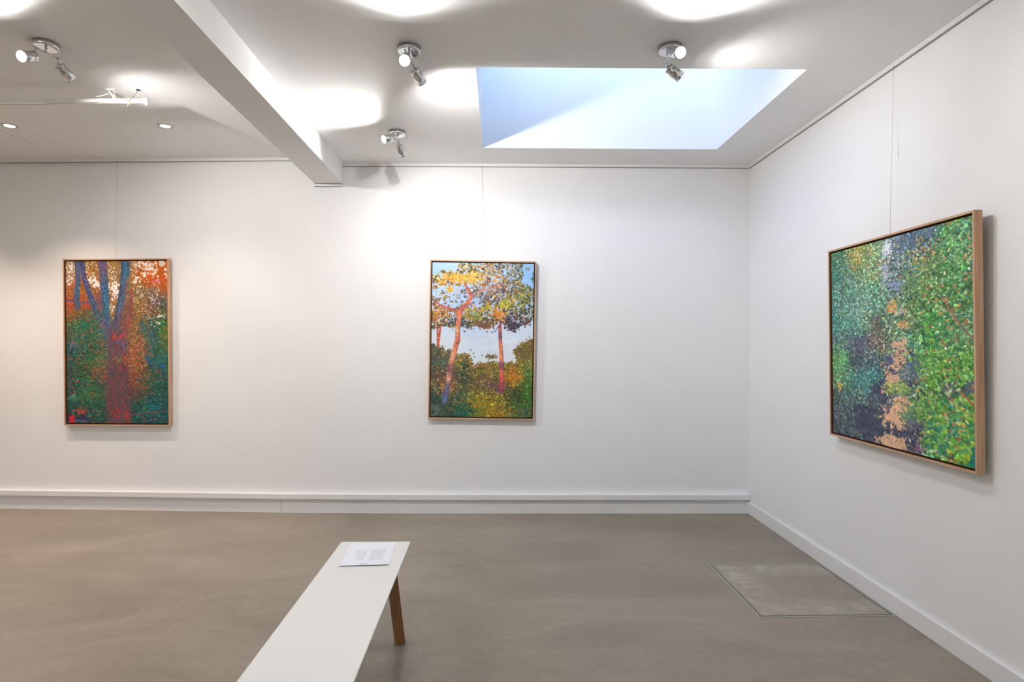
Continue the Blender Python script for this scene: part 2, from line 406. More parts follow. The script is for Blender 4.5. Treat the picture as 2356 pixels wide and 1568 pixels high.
        for i in range(n):
            a = fan[0] + (fan[1] - fan[0]) * i / (n - 1) + RNG.normal(0, .05); l = ln * (.7 + .5 * RNG.random())
            stroke(img, [(kx(x0 + RNG.normal(0, 6)), ky(y0 + RNG.normal(0, 6)), 1.8), (kx(x0 + math.cos(a) * l), ky(y0 + math.sin(a) * l), 1.0)], [cols[RNG.integers(len(cols))]], .1, .85)
    for _ in range(620):
        left = RNG.random() < .62
        x = 95 + RNG.random() * 300 if left else 640 + RNG.random() * 270
        y = 520 + RNG.random() * 840
        a = RNG.normal(0, .5); l = 12 + RNG.random() * 34
        c = [(18,104,92),(26,118,86),(14,92,100),(70,116,58),(190,84,52),(40,96,70),(30,84,70),(24,96,76),(90,110,60),(130,74,62),(16,80,84)][RNG.integers(11)]
        stroke(img, [(kx(x), ky(y), 1.4), (kx(x + l * .5 * math.cos(a)), ky(y + l * .5 * math.sin(a)), 2.6), (kx(x + l * math.cos(a)), ky(y + l * math.sin(a)), 1.0)], [c], .1, .8)
    stroke(img, [(kx(735),ky(875),6),(kx(765),ky(900),7),(kx(790),ky(980),3)], [(30,92,140),(28,88,110)])
    stroke(img, [(kx(820),ky(900),4),(kx(860),ky(935),9),(kx(885),ky(960),5),(kx(890),ky(1010),3)], [(20,110,120),(22,100,140),(40,90,110)])
    # low plank, red pot and blue strip
    stroke(img, [(kx(612),ky(1342),3),(kx(760),ky(1322),4),(kx(918),ky(1308),4)], [(112,92,96),(96,84,88),(84,80,84)])
    stroke(img, [(kx(700),ky(1388),1.6),(kx(900),ky(1374),1.8)], [(140,80,76),(70,84,84)])
    stroke(img, [(kx(150),ky(1388),6),(kx(245),ky(1394),6)], [(54,98,134),(74,84,110)])
    stroke(img, [(kx(165),ky(1365),6),(kx(240),ky(1372),7)], [(78,44,92),(66,40,96)])
    for yy in np.arange(1352, 1404, 4): stroke(img, [(kx(110), ky(yy), 3.2), (kx(143), ky(yy), 3.2)], [(206,30,44)])
    stroke(img, [(kx(175),ky(1300),2),(kx(205),ky(1300),2),(kx(240),ky(1340),3.5)], [(206,74,60),(190,40,70)])
    return np.clip(img, 0, 1)

def paint_stone_pines(W=276, H=414):
    """two stone pines with orange trunks under a pale sky above an autumn wood"""
    k = W / 908.0; kx = lambda x: (x - 80) * k; ky = lambda y: (y - 90) * H / 1357.0
    sky = upsample([[(170,202,232),(178,206,232),(180,206,232),(160,198,232),(150,190,228),(140,184,226)],
                    [(178,204,232),(170,196,228),(165,190,226),(160,188,226),(156,186,224),(150,182,226)],
                    [(190,206,226),(166,190,226),(170,194,226),(180,200,226),(190,206,226),(192,208,228)],
                    [(208,216,228),(206,216,228),(198,210,226),(202,212,226),(208,216,228),(208,216,230)],
                    [(214,220,228),(212,220,228),(208,216,224),(206,214,222),(210,216,224),(212,218,228)],
                    [(216,220,226)] * 6, [(216,220,226)] * 6], H, W)
    img = sky.copy()
    leafwork(img, sky, 700, lambda x, y: 4, light=.025, hue=.012, stretch=2.6, alpha=.5, ang=lambda x, y: .1)
    can = [[(170,150,100),(160,138,90),(152,130,85),(154,126,80),(150,124,80),(134,120,84),(128,126,92),(120,120,100)],
           [(196,150,78),(212,152,64),(220,162,58),(208,160,70),(186,132,78),(164,120,78),(124,110,84),(110,116,86)],
           [(156,116,70),(176,138,66),(130,122,120),(128,114,104),(152,116,78),(132,104,86),(130,108,70),(120,112,54)],
           [(146,110,74),(120,112,96),(126,116,110),(102,102,116),(142,118,52),(122,98,60),(164,148,48),(108,112,58)],
           [(186,124,58),(152,108,60),(128,108,66),(140,130,48),(122,100,48),(174,110,48),(96,86,78),(82,96,58)],
           [(120,88,66),(86,88,66),(84,98,76),(104,90,50),(118,84,48),(102,90,58),(70,62,84),(72,68,84)]]
    cb = upsample(can, int(H * 600 / 1357), W)
    canb = np.vstack([cb, np.repeat(cb[-1:], H - cb.shape[0], 0)])
    inC = polyf([(kx(a), ky(b)) for a, b in ((70,200),(115,195),(160,158),(225,165),(262,155),(300,170),(312,112),(330,85),(880,85),(892,170),(866,250),(905,285),(995,312),(995,560),(930,622),(872,632),(850,672),(800,686),(745,642),(700,602),(668,604),(640,660),(575,672),(520,650),(492,640),(448,642),(425,675),(362,640),(300,664),(240,664),(160,652),(70,700))])
    holes = [(240,330,110,50),(250,440,110,45),(380,300,60,30),(130,360,60,45),(330,400,90,50),(450,450,70,50),(420,520,40,26),(110,300,40,26)]
    def inCan(x, y):
        if not inC(x, y): return False
        for a, b, ra, rb in holes:
            if ((x - kx(a)) / (ra * k)) ** 2 + ((y - ky(b)) / (rb * k)) ** 2 < 1: return RNG.random() < .22
        return True
    # far pines behind, then limbs
    sal = [(206,96,66),(214,112,72),(196,84,60)]
    stroke(img, [(kx(130),ky(620),4.5),(kx(134),ky(700),4.5),(kx(140),ky(800),6),(kx(130),ky(940),6)], [(150,80,86),(204,104,72),(208,92,58),(150,60,56)], .3, edge=(120,60,70))
    stroke(img, [(kx(165),ky(625),5),(kx(152),ky(720),5),(kx(143),ky(790),6)], [(216,110,76),(206,92,62),(196,84,56)], .3, edge=(130,60,66))
    leafwork(img, canb * .82, 2600, lambda x, y: 3.0, inCan, light=.2, hue=.05, stretch=1.2, alpha=.95)
    leafwork(img, canb, 3000, lambda x, y: 2.3, inCan, light=.30, hue=.07, accents=[(60,66,50),(46,52,80),(222,170,60),(96,64,50),(214,130,60)], acc=.24, stretch=1.35, alpha=.9)
    leafwork(img, canb, 4600, lambda x, y: 1.2, inCan, light=.36, hue=.07, accents=[(50,58,50),(44,48,72),(236,190,70),(84,56,48),(224,140,66),(170,190,220),(180,200,226)], acc=.34, stretch=1.3, alpha=.9)
    for x, y, sx, sy, n, r, cols in ((260,225,60,18,70,2.6,[(232,176,62),(238,190,40),(220,150,56)]),(440,215,60,30,80,2.4,[(226,168,70),(206,180,66),(238,190,60)]),(235,330,18,16,26,2.2,[(232,176,30),(214,150,40)]),(745,440,26,34,40,3.0,[(180,176,50),(202,182,56),(150,150,44)]),
                                    (660,525,32,18,34,2.6,[(224,124,36),(206,112,44),(214,150,50)]),(700,560,20,22,20,2.6,[(220,150,64),(230,164,60)]),(560,480,34,16,26,2.4,[(190,166,36),(166,140,40)]),(390,540,50,30,44,2.8,[(180,140,48),(150,124,50),(206,160,52)]),(470,550,16,30,16,2.4,[(150,160,50)]),
                                    (560,640,46,18,44,2.8,[(120,80,50),(142,92,52),(98,72,50)]),(480,610,14,14,16,2.6,[(96,72,54),(120,100,48)]),(800,650,36,18,60,2.4,[(62,56,84),(50,46,72),(96,66,76)]),(770,580,36,24,46,2.2,[(56,58,80),(70,66,90),(44,46,58)]),(920,600,24,16,28,2.4,[(64,62,84),(110,76,58)]),
                                    (600,400,70,30,60,1.6,[(84,92,132),(110,104,140),(66,74,104)]),(640,320,90,34,70,1.4,[(120,104,120),(84,88,120),(150,110,96)]),(880,380,70,50,60,2.6,[(120,124,56),(94,108,52),(150,130,60)]),(330,600,50,22,60,2.0,[(58,76,64),(74,96,80),(44,52,70)]),(270,620,40,20,40,1.8,[(48,54,62),(90,80,66)]),
                                    (930,130,10,10,8,2.2,[(116,96,90),(140,120,110)]),(975,210,8,22,14,2.2,[(74,104,96),(60,84,76)]),(850,150,20,40,30,1.8,[(110,110,80),(74,84,76)]),(160,540,50,40,60,2.2,[(212,148,66),(190,120,56),(120,84,60)]),(640,690,16,16,10,1.3,[(70,80,104)]),(370,690,10,6,7,1.5,[(60,90,76)]),(410,660,22,10,14,1.5,[(96,84,80),(140,96,60)])):
        cluster(img, kx(x), ky(y), sx * k, sy * k, n, r, cols, .85)
    for x, y, sx, sy, n in ((250,400,60,30,60),(330,330,40,20,26),(560,250,120,70,60),(420,450,34,22,36),(880,480,60,50,20),(700,190,90,50,40),(260,560,70,40,24),(820,160,40,40,26)):
        cluster(img, kx(x), ky(y), sx * k, sy * k, n, 1.5, [(168,194,228),(190,208,232),(150,180,220)], .85)
    # lower wood
    low = [[(90,88,63),(131,111,83),(129,117,72),(140,117,60),(129,113,58),(117,113,56),(122,106,56),(124,108,56)],
           [(72,90,76),(86,104,79),(131,122,60),(140,97,51),(127,113,49),(131,120,49),(122,102,49),(131,131,60)],
           [(106,90,72),(131,86,72),(70,90,72),(102,90,60),(131,102,56),(131,120,42),(204,131,35),(81,117,49)],
           [(113,102,67),(154,102,58),(88,90,60),(120,102,56),(115,95,70),(102,83,76),(122,104,42),(70,108,42)],
           [(49,72,67),(90,90,72),(63,97,67),(138,124,42),(145,131,42),(131,120,35),(60,83,45),(63,120,42)],
           [(79,104,86),(54,79,60),(35,97,79),(86,117,54),(156,129,35),(165,131,42),(102,113,56),(81,95,72)]]
    lb = upsample(low, int(H * 627 / 1357) + 2, W)
    lowb = np.vstack([np.repeat(lb[:1], H - lb.shape[0], 0), lb])
    CONT = ((60,805),(95,815),(120,850),(160,840),(190,862),(215,895),(245,862),(290,915),(345,900),(412,905),(425,960),(440,1015),(480,1010),(505,975),(560,985),(640,962),(700,985),(735,975),(800,970),(830,990),(852,965),(850,925),(815,868),(862,828),(880,800),(925,795),(960,765),(1000,755))
    inL = polyf([(kx(a), ky(b)) for a, b in CONT + ((1000,1460),(60,1460))])
    for y in range(int(ky(755)), H):
        for x in range(W):
            if inL(x, y): img[y, x] = lowb[y, x] * .9
    leafwork(img, lowb, 2600, lambda x, y: 2.3, inL, light=.24, hue=.06, accents=[(54,72,56),(206,126,40),(38,84,62),(104,70,52)], acc=.12, stretch=1.4, alpha=.95)
    leafwork(img, lowb, 5200, lambda x, y: 1.25, inL, light=.34, hue=.07, accents=[(30,44,44),(214,130,40),(26,76,58),(96,64,56),(150,150,40),(60,90,60)], acc=.22, stretch=1.4, alpha=.9)
    for x, y, sx, sy, n, r, cols in ((830,1090,44,36,80,2.0,[(204,132,28),(184,112,34),(160,100,40)]),(480,1330,60,50,90,2.2,[(150,132,32),(128,116,36),(170,124,32)]),(640,1380,60,36,80,2.2,[(166,124,32),(140,120,30),(120,96,40)]),(930,1290,40,60,70,2.6,[(56,112,34),(44,96,40),(76,120,36)]),(850,1250,40,50,60,2.6,[(44,62,40),(56,74,40),(36,56,44)]),
                                     (390,1390,50,34,60,2.4,[(24,84,66),(34,96,76),(28,66,60)]),(170,1350,60,60,90,2.6,[(40,58,54),(66,88,70),(52,70,60),(84,104,88)]),(320,980,26,26,30,2.4,[(190,160,50),(150,120,50),(70,90,60)]),(540,1050,50,24,50,2.2,[(130,132,36),(112,116,40)]),(260,890,26,20,30,1.5,[(58,70,66),(44,54,60)]),(130,1100,30,60,40,2.2,[(60,56,66),(110,70,56),(86,60,60)]),
                                     (620,1160,50,30,40,2.2,[(92,74,84),(80,66,70),(112,84,70)]),(480,1100,60,50,60,2.0,[(142,84,48),(112,72,50),(60,74,50)]),(190,1190,16,20,14,2.4,[(206,132,44)]),(960,840,30,40,40,2.6,[(112,96,50),(128,112,52),(90,86,52)]),(900,880,36,24,36,2.4,[(102,84,56),(120,90,60)]),(390,990,40,60,50,2.2,[(44,84,66),(54,74,58),(36,62,56)])):
        cluster(img, kx(x), ky(y), sx * k, sy * k, n, r, cols, .8)
    for (x0, y0), (x1, y1) in zip(CONT[:-1], CONT[1:]):
        L_ = math.hypot(x1 - x0, y1 - y0)
        for _ in range(int(L_ * .55)):
            t = RNG.random(); x = kx(x0 + (x1 - x0) * t); y = ky(y0 + (y1 - y0) * t)
            if not (0 <= x < W and 0 <= y < H): continue
            c = lowb[int(y), int(x)] * (1 + RNG.normal(0, .25))
            dab(img, x + RNG.normal(0, 2.4), y + RNG.normal(-1.2, 2.4), 1.2 + RNG.random() * 1.6, 1.0 + RNG.random(), RNG.random() * 3, np.clip(c, .03, 1), .95)
    # little umbrella pine
    stroke(img, [(kx(598),ky(915),2.0),(kx(580),ky(985),2.2),(kx(565),ky(1095),2.6)], [(92,72,66),(176,112,70),(120,72,50)])
    cluster(img, kx(585), ky(908), 26 * k, 7 * k, 22, 1.9, [(120,88,56),(104,96,50),(140,98,60)]); cluster(img, kx(640), ky(915), 24 * k, 10 * k, 24, 1.9, [(96,92,46),(120,84,52),(80,80,46)])
    # trunks and limbs
    ed = (104, 64, 92)
    stroke(img, [(kx(328),ky(520),12),(kx(372),ky(470),11),(kx(432),ky(392),9),(kx(405),ky(330),7),(kx(372),ky(278),4)], [(190,96,84),(176,92,88),(220,124,84),(196,100,84),(176,80,70)], .3, edge=(92,60,100))
    stroke(img, [(kx(330),ky(520),8),(kx(250),ky(500),6),(kx(160),ky(470),5),(kx(90),ky(420),3.5)], [(214,130,96),(176,92,80),(206,104,96),(170,84,96)], .3, edge=(86,58,100))
    stroke(img, [(kx(418),ky(425),3),(kx(450),ky(470),3),(kx(530),ky(525),2)], [(222,160,110),(206,140,96),(150,96,70)])
    stroke(img, [(kx(440),ky(372),4),(kx(530),ky(332),3),(kx(620),ky(300),2.4),(kx(740),ky(272),1.6)], [(196,116,100),(206,128,112),(190,120,110),(170,110,100)])
    stroke(img, [(kx(360),ky(500),3),(kx(430),ky(440),3)], [(176,100,104)])
    stroke(img, [(kx(205),ky(1302),15),(kx(222),ky(1200),14),(kx(240),ky(1110),13),(kx(262),ky(960),13.5),(kx(300),ky(815),13),(kx(314),ky(770),13),(kx(312),ky(650),11),(kx(330),ky(520),13)],
           [(96,118,158),(90,100,142),(104,98,124),(218,160,122),(110,76,90),(206,136,108),(222,150,112),(206,120,92),(196,110,88),(226,146,106),(216,118,86),(224,124,84)], .4, .95, .03, edge=(120,70,84))
    stroke(img, [(kx(706),ky(1222),11),(kx(716),ky(1110),12),(kx(706),ky(960),11),(kx(704),ky(880),10.5),(kx(694),ky(760),9),(kx(690),ky(660),8),(kx(698),ky(600),6)],
           [(130,66,92),(160,62,92),(204,86,84),(212,104,84),(120,64,96),(222,134,96),(232,148,104),(218,128,96),(110,72,96),(206,112,84),(120,76,110)], .3, .95, .03, edge=(126,52,84))
    stroke(img, [(kx(688),ky(640),1.6),(kx(650),ky(680),1.4),(kx(610),ky(705),1.2)], [(80,80,112)])
    return np.clip(img, 0, 1)

def paint_bush_path(W=420, H=560):
    """dappled sandy path through dense green bush"""
    # sketch sheet: the view of the finished canvas from the room's middle; (s, t) -> canvas position
    def uv(s): # foreshortened sheet -> true width
        return s * 1.45 / (1 + s * 0.45)
    def kx(x, y=0): return uv(min(max((x - 65) / 788.0, 0), 1)) * W
    def ky(x, y):
        s = (x - 65) / 788.0; top = 290 - 205 * s; bot = 1285 + 190 * s
        return (y - top) / (bot - top) * H
    G = [[(76,126,98),(142,150,86),(130,164,118),(128,148,160),(86,106,124),(86,112,112),(80,140,78),(86,140,92)],
         [(72,126,112),(122,150,106),(126,160,112),(120,136,140),(90,114,108),(108,130,92),(86,140,80),(80,136,82)],
         [(80,130,116),(102,150,126),(102,152,120),(114,130,136),(90,122,96),(110,136,72),(72,132,72),(66,126,66)],
         [(86,136,126),(116,150,132),(96,150,126),(110,132,118),(90,130,76),(90,140,76),(76,130,70),(80,126,66)],
         [(80,140,126),(106,150,132),(102,122,100),(110,140,110),(118,140,92),(72,144,72),(80,130,76),(76,120,72)],
         [(76,104,106),(86,96,106),(108,100,86),(118,140,110),(82,144,122),(62,146,60),(76,136,70),(80,130,76)],
         [(96,158,96),(74,86,102),(82,114,114),(110,116,110),(94,114,106),(72,146,56),(76,140,56),(80,144,66)],
         [(100,150,102),(70,124,120),(72,124,120),(92,92,108),(90,106,114),(94,146,60),(86,146,56),(94,150,60)],
         [(76,100,96),(86,118,114),(94,96,104),(120,116,104),(114,140,90),(86,144,70),(80,136,60),(90,146,50)],
         [(66,80,90),(66,78,90),(76,82,94),(160,138,118),(120,130,110),(90,140,80),(86,146,70),(96,150,60)],
         [(68,80,88),(68,78,88),(106,100,100),(190,158,134),(122,110,118),(80,130,80),(100,146,60),(110,150,50)]]
    sheet = upsample(G, 330, 400)
    ss = np.clip((np.arange(W) + .5) / W, 0, 1); ss = ss / (1.45 - 0.45 * ss)          # inverse of uv
    base = sheet[np.clip(((np.arange(H) + .5) / H * 330).astype(int), 0, 329)][:, np.clip((ss * 400).astype(int), 0, 399)]
    img = base.copy() * .82
    szf = lambda x, y: 1.5 + 2.4 * (x / W) * (.3 + .7 * y / H)
    leafwork(img, base * .8, 3800, lambda x, y: szf(x, y) * 1.3, light=.26, hue=.06, stretch=1.5)
    leafwork(img, base, 13000, szf, light=.34, hue=.075, accents=[(30,96,72),(44,84,96),(168,196,140),(196,132,74),(150,176,70),(180,204,190)], acc=.16, stretch=1.55, alpha=.9)
    def cl(x, y, sx, sy, n, r, cols, a=.85, st=1.4):
        for _ in range(n):
            X = x + RNG.normal(0, sx); Y = y + RNG.normal(0, sy)
            if not 60 < X < 860: continue
            dab(img, kx(X), ky(X, Y), r * (.5 + RNG.random()) * st, r * (.5 + .7 * RNG.random()), RNG.random() * 3.1, np.clip(rgb(*cols[RNG.integers(len(cols))]) * (1 + RNG.normal(0, .10)), 0, 1), a)
    def st(pts, cols, **q): stroke(img, [(kx(a), ky(a, b), c) for a, b, c in pts], cols, **q)
    # sky glints and lilac gaps, ochre light
    cl(370, 262, 12, 26, 50, 3.0, [(214,216,228),(190,200,216),(226,226,234)])
    cl(355, 400, 14, 40, 60, 2.4, [(160,166,200),(130,140,180),(190,196,214)])
    cl(410, 470, 14, 22, 40, 2.4, [(124,132,176),(150,156,190)])
    cl(490, 230, 46, 40, 150, 2.4, [(84,96,132),(100,108,146),(70,96,110),(96,124,116)])
    cl(600, 170, 20, 18, 30, 2.6, [(104,104,150),(84,110,140)])
    cl(190, 310, 20, 40, 80, 2.2, [(206,150,56),(190,144,66),(170,160,76)])
    cl(310, 400, 40, 60, 60, 1.9, [(196,142,84),(180,160,110),(206,160,110)])
    cl(395, 590, 14, 16, 34, 2.8, [(206,136,60),(196,150,76)]); cl(450, 690, 14, 10, 22, 2.8, [(206,140,84),(190,150,90)])
    cl(435, 610, 16, 14, 22, 2.8, [(206,190,170),(180,170,160)])
    cl(560, 330, 50, 50, 70, 2.4, [(190,140,80),(150,160,70),(200,170,110)])
    cl(150, 560, 60, 90, 220, 1.9, [(150,176,160),(96,140,130),(110,156,140),(170,190,176)])
    cl(160, 690, 60, 40, 110, 2.2, [(84,156,136),(120,176,150),(64,140,128)])
    # dark hollows left
    cl(170, 780, 46, 32, 150, 2.4, [(64,68,92),(80,80,104),(54,62,78),(98,100,120)])
    for _ in range(70):
        x = 110 + RNG.random() * 120; y = 745 + RNG.random() * 50
        st([(x, y, 1.2), (x + RNG.normal(0, 3), y + 40 + RNG.random() * 40, 1.2)], [[(120,124,140),(60,62,84),(96,110,124)][RNG.integers(3)]], alpha=.75)
    cl(175, 880, 20, 36, 80, 2.6, [(62,60,88),(54,58,78)])
    cl(310, 720, 22, 50, 90, 2.4, [(96,80,84),(120,90,84),(80,72,80)])
    cl(110, 850, 26, 46, 110, 2.8, [(110,176,96),(130,186,120),(84,160,110)])
    cl(220, 1020, 46, 60, 200, 2.4, [(70,142,130),(96,164,144),(54,120,124),(84,136,120)])
    cl(100, 1020, 14, 14, 20, 3.0, [(206,150,96),(170,180,70)])
    cl(150, 1200, 60, 60, 260, 3.0, [(54,66,82),(66,80,94),(46,56,70),(84,96,102),(96,114,108),(70,100,100)])
    cl(110, 1180, 40, 50, 40, 1.8, [(150,160,170),(196,130,104),(120,96,120)])
    cl(390, 890, 30, 24, 60, 3.0, [(84,96,132),(70,84,116),(96,104,130)]); cl(500, 920, 30, 24, 60, 3.2, [(72,88,124),(84,104,130)])
    # the sandy path
    sand = [(208,166,130),(214,174,140),(200,156,120),(206,170,144)]
    for x, y, sx, sy, n, r in ((455,772,9,6,20,2.8),(425,798,16,7,44,3.2),(448,835,14,12,60,3.0),(432,872,13,14,60,3.0),(428,905,16,8,50,3.2),(392,925,24,6,44,3.0),(372,948,10,6,16,3.0),(402,975,20,10,60,3.4),(380,1003,16,10,40,3.4),(345,1012,16,4,14,2.4),(350,1040,12,7,18,2.8),(335,1062,8,6,10,2.6),(440,1108,17,11,70,3.8),(425,1150,22,14,100,4.2),(385,1175,16,10,60,4.0),(340,1160,16,6,26,3.2),(300,1182,16,4,18,2.6),(345,1208,20,9,50,4.0),(410,1215,20,16,90,4.4),(375,1265,26,12,90,4.4),(435,1255,22,9,60,4.0),(335,1310,20,10,50,4.2),(385,1325,34,13,120,4.6),(300,1290,14,8,26,3.0),(480,1268,16,6,24,3.4),(425,1352,20,8,40,4.2)):
        cl(x, y, sx, sy, n, r, sand, .9)
    dk = [(54,62,80),(62,68,90),(48,64,82),(76,76,98)]
    for x, y, sx, sy, n, r in ((300,1060,20,26,50,3.2),(330,1010,16,10,20,2.6),(270,1160,34,12,60,4.0),(240,1215,26,26,90,5.0),(310,1225,20,14,26,3.8),(325,1275,10,12,22,4.2),(290,1265,20,30,40,3.4),(260,1290,30,26,60,3.4),(365,1255,6,18,16,3.2),(400,1260,8,24,20,3.2),(440,1290,20,10,24,3.4),(490,1310,14,40,50,3.2),(450,870,12,40,36,1.8),(350,1100,16,16,20,3.0),(375,940,22,8,14,2.4),(520,1240,20,30,70,3.4)):
        cl(x, y, sx, sy, n, r, dk, .88, 1.9)
    cl(530, 1370, 10, 14, 16, 3.0, [(150,84,150),(130,90,130)])
    cl(455, 960, 30, 26, 50, 2.8, [(96,120,116),(140,160,150),(110,100,130)]); cl(430, 1040, 34, 20, 70, 3.2, [(150,176,76),(170,190,96),(110,156,80)])
    cl(480, 1180, 30, 30, 70, 3.2, [(80,140,80),(112,160,90),(96,120,110)])
    cl(500, 1230, 26, 20, 50, 2.8, [(110,104,124),(96,110,116)])
    # bright leaf masses to the right
    for x, y, sx, sy, n, r, cols in ((620,690,50,40,150,3.0,[(76,156,60),(64,146,74),(100,170,78),(40,104,60)]),(640,900,60,60,330,3.0,[(104,156,64),(120,166,70),(76,142,58),(150,186,116),(54,108,60)]),(760,760,60,80,330,2.8,[(84,140,88),(112,160,104),(60,116,74),(50,100,86),(150,180,130)]),(780,930,50,60,330,3.4,[(108,164,74),(92,154,62),(150,194,104),(64,130,52),(44,100,56)]),
                                     (600,1130,50,50,260,3.0,[(104,156,74),(86,146,84),(56,112,62),(150,170,90)]),(740,1130,60,60,380,3.6,[(92,152,58),(118,172,66),(60,126,72),(150,190,116),(42,104,64)]),(680,1290,60,50,320,3.8,[(104,160,66),(128,180,72),(72,142,86),(56,132,114),(46,108,62)]),(800,1330,40,60,260,4.4,[(126,172,52),(100,154,56),(146,186,80),(80,146,88),(58,118,56)]),
                                     (700,1050,22,24,60,2.8,[(84,92,100),(70,84,84)]),(820,1040,24,20,60,3.0,[(86,92,108),(74,84,90)]),(760,300,60,90,260,2.3,[(104,166,106),(76,146,90),(150,190,144),(56,112,80)]),(700,420,60,70,220,2.2,[(104,156,86),(80,138,74),(54,108,70)]),(520,450,50,60,200,2.0,[(84,128,80),(96,138,92),(110,148,94)])):
        cl(x, y, sx, sy, n, r, cols, .85)
    cl(820, 360, 40, 180, 60, 2.6, [(206,120,70),(60,110,150),(226,190,150),(40,100,120)]); cl(700, 640, 90, 200, 110, 2.6, [(200,130,80),(190,90,70),(40,120,120),(206,214,190)])
    cl(740, 1200, 80, 120, 110, 3.2, [(30,120,120),(190,200,150),(176,90,70),(214,196,90)])
    # twigs
    st([(165,300,2.2),(160,380,2.2),(135,460,2.4),(112,600,2.2)], [(110,80,66),(150,104,76),(120,84,70),(104,80,74)])
    st([(640,498,2.4),(690,560,3.0),(740,645,4.0),(790,705,3.4),(855,772,3.4)], [(120,96,80),(150,96,90),(170,110,90),(120,90,90),(170,96,104)])
    st([(775,1060,4),(815,1095,4),(838,1125,3.4)], [(190,96,50),(176,84,50)])
    for x, y, r in ((842, 1372, 4), (835, 1440, 6), (800, 1415, 4)):
        cl(x, y, 6, 12, 12, r, [(14,110,100),(20,120,104),(10,96,92)] if x > 800 else [(140,170,40)], .95)
    return np.clip(img, 0, 1)
# ------------------------------------------------------------------ room shell
RX = 1.953                      # right wall face
YB = 4.567                      # back wall face
XL, YF = -5.6, -4.2             # left and front wall faces
ZC, ZL = 2.713, 2.757           # ceiling right / left of the beam
ZTOP = 2.95
SK = (-0.120, 1.560, 2.962, 4.197)   # skylight opening
SKZ = 3.62
BACK = [(XL, 4.786), (-3.959, 4.700), (-2.903, 4.651), (-1.684, 4.589), (-0.60, YB), (RX, YB)]   # the old back wall bows away to the left
def back_y(x): return float(np.interp(x, [p[0] for p in BACK], [p[1] for p in BACK]))

MB().box(XL - .2, RX + .2, YF - .2, 5.1, -.10, 0).build('floor', M_FLOOR, kind='structure')

def along_back(x0, x1, d0, d1, z0, z1, z0b=None, z1b=None):
    """band following the back wall from x0 to x1, between the offsets d0 (front) and d1 (back)"""
    xs = [x0] + [p[0] for p in BACK if x0 < p[0] < x1] + [x1]
    vs = []; fs = []
    for x in xs:
        y = back_y(x); t = (x - x0) / (x1 - x0)
        a = z0 + (0 if z0b is None else (z0b - z0) * t); b = z1 + (0 if z1b is None else (z1b - z1) * t)
        vs += [(x, y - d0, a), (x, y - d1, a), (x, y - d1, b), (x, y - d0, b)]
    for i in range(len(xs) - 1):
        o = i * 4
        for k_ in range(4): fs.append((o + k_, o + (k_ + 1) % 4, o + 4 + (k_ + 1) % 4, o + 4 + k_))
    fs += [(0, 3, 2, 1), tuple(len(vs) - 4 + q for q in (0, 1, 2, 3))]
    return MB().add(vs, fs)
def fixn(o):
    bm = bmesh.new(); bm.from_mesh(o.data); bmesh.ops.recalc_face_normals(bm, faces=bm.faces); bm.to_mesh(o.data); bm.free(); return o

fixn(along_back(XL - .15, RX + .15, 0, -.2, 0, ZTOP).build('wall_back', M_WALL, kind='structure'))
MB().box(RX, RX + .15, YF - .15, YB + .0, 0, ZTOP).build('wall_right', M_WALL, kind='structure')
MB().box(XL - .15, XL, YF - .15, 4.75, 0, ZTOP).build('wall_left', M_WALL, kind='structure')

# front wall behind the viewpoint; its unseen window is added for daylight
WX0, WX1, WZ0, WZ1 = -3.6, -2.0, .8, 2.2
wf = MB()
wf.box(XL, WX0, YF - .15, YF, 0, ZTOP); wf.box(WX1, RX, YF - .15, YF, 0, ZTOP)
wf.box(WX0, WX1, YF - .15, YF, 0, WZ0); wf.box(WX0, WX1, YF - .15, YF, WZ1, ZTOP)
wf.build('wall_front', M_WALL, kind='structure')
win2 = empty('added_window', ((WX0 + WX1) / 2, YF - .06, WZ0)); win2['kind'] = 'structure'
def wpart(name, bx, M_, bev=0):
    return MB().box(*bx).build(name, M_, win2, bev)
hw, hh = (WX1 - WX0) / 2, WZ1 - WZ0
for x in (-hw, -hw / 3, hw / 3, hw): wpart('window_frame', (x - .03, x + .03, -.03, .03, 0, hh), M_TRIM)
wpart('window_frame', (-hw, hw, -.031, .031, 0, .05), M_TRIM); wpart('window_frame', (-hw, hw, -.031, .031, hh - .05, hh), M_TRIM)
for i in range(3): wpart('pane', (-hw + 2 * hw / 3 * i + .03, -hw + 2 * hw / 3 * (i + 1) - .03, -.004, .004, .05, hh - .05), M_GLASS)

# ceilings
BEAM_R = ((-1.218, YB + .03), (-1.176, 2.13)); BEAM_L = ((-1.441, 4.60), (-1.368, 2.13))
def beam_x(e, y): (x0, y0), (x1, y1) = e; return x0 + (x1 - x0) * (y - y0) / (y1 - y0)
cr = MB()
z0, z1 = ZC, ZC + .03
xs0 = -1.30
for (a, b, c, d) in ((xs0, SK[0], YF, YB + .05), (SK[1], RX + .02, YF, YB + .05), (SK[0], SK[1], YF, SK[2]), (SK[0], SK[1], SK[3], YB + .05)):
    cr.add([(a, c, z0), (b, c, z0), (b, d, z0), (a, d, z0)], [(0, 3, 2, 1)])
    cr.add([(a, c, z1), (b, c, z1), (b, d, z1), (a, d, z1)], [(0, 1, 2, 3)])
cr.build('ceiling', M_CEIL, kind='structure')
# the left ceiling sits a little higher and falls slightly to the left
cl_ = MB(); zl0, zl1 = 2.787, 2.757
cl_.hexa([(XL, YF, zl0 - .02), (-1.28, YF, zl1), (-1.28, 4.70, zl1), (XL, 4.80, zl0 - .02)], [(XL, YF, 2.85), (-1.28, YF, 2.85), (-1.28, 4.70, 2.85), (XL, 4.80, 2.85)])
cl_.build('ceiling_left', M_CEIL, kind='structure')
def left_ceiling_z(x): return (zl0 - .02) + (zl1 - zl0 + .02) * (x - XL) / (-1.28 - XL)

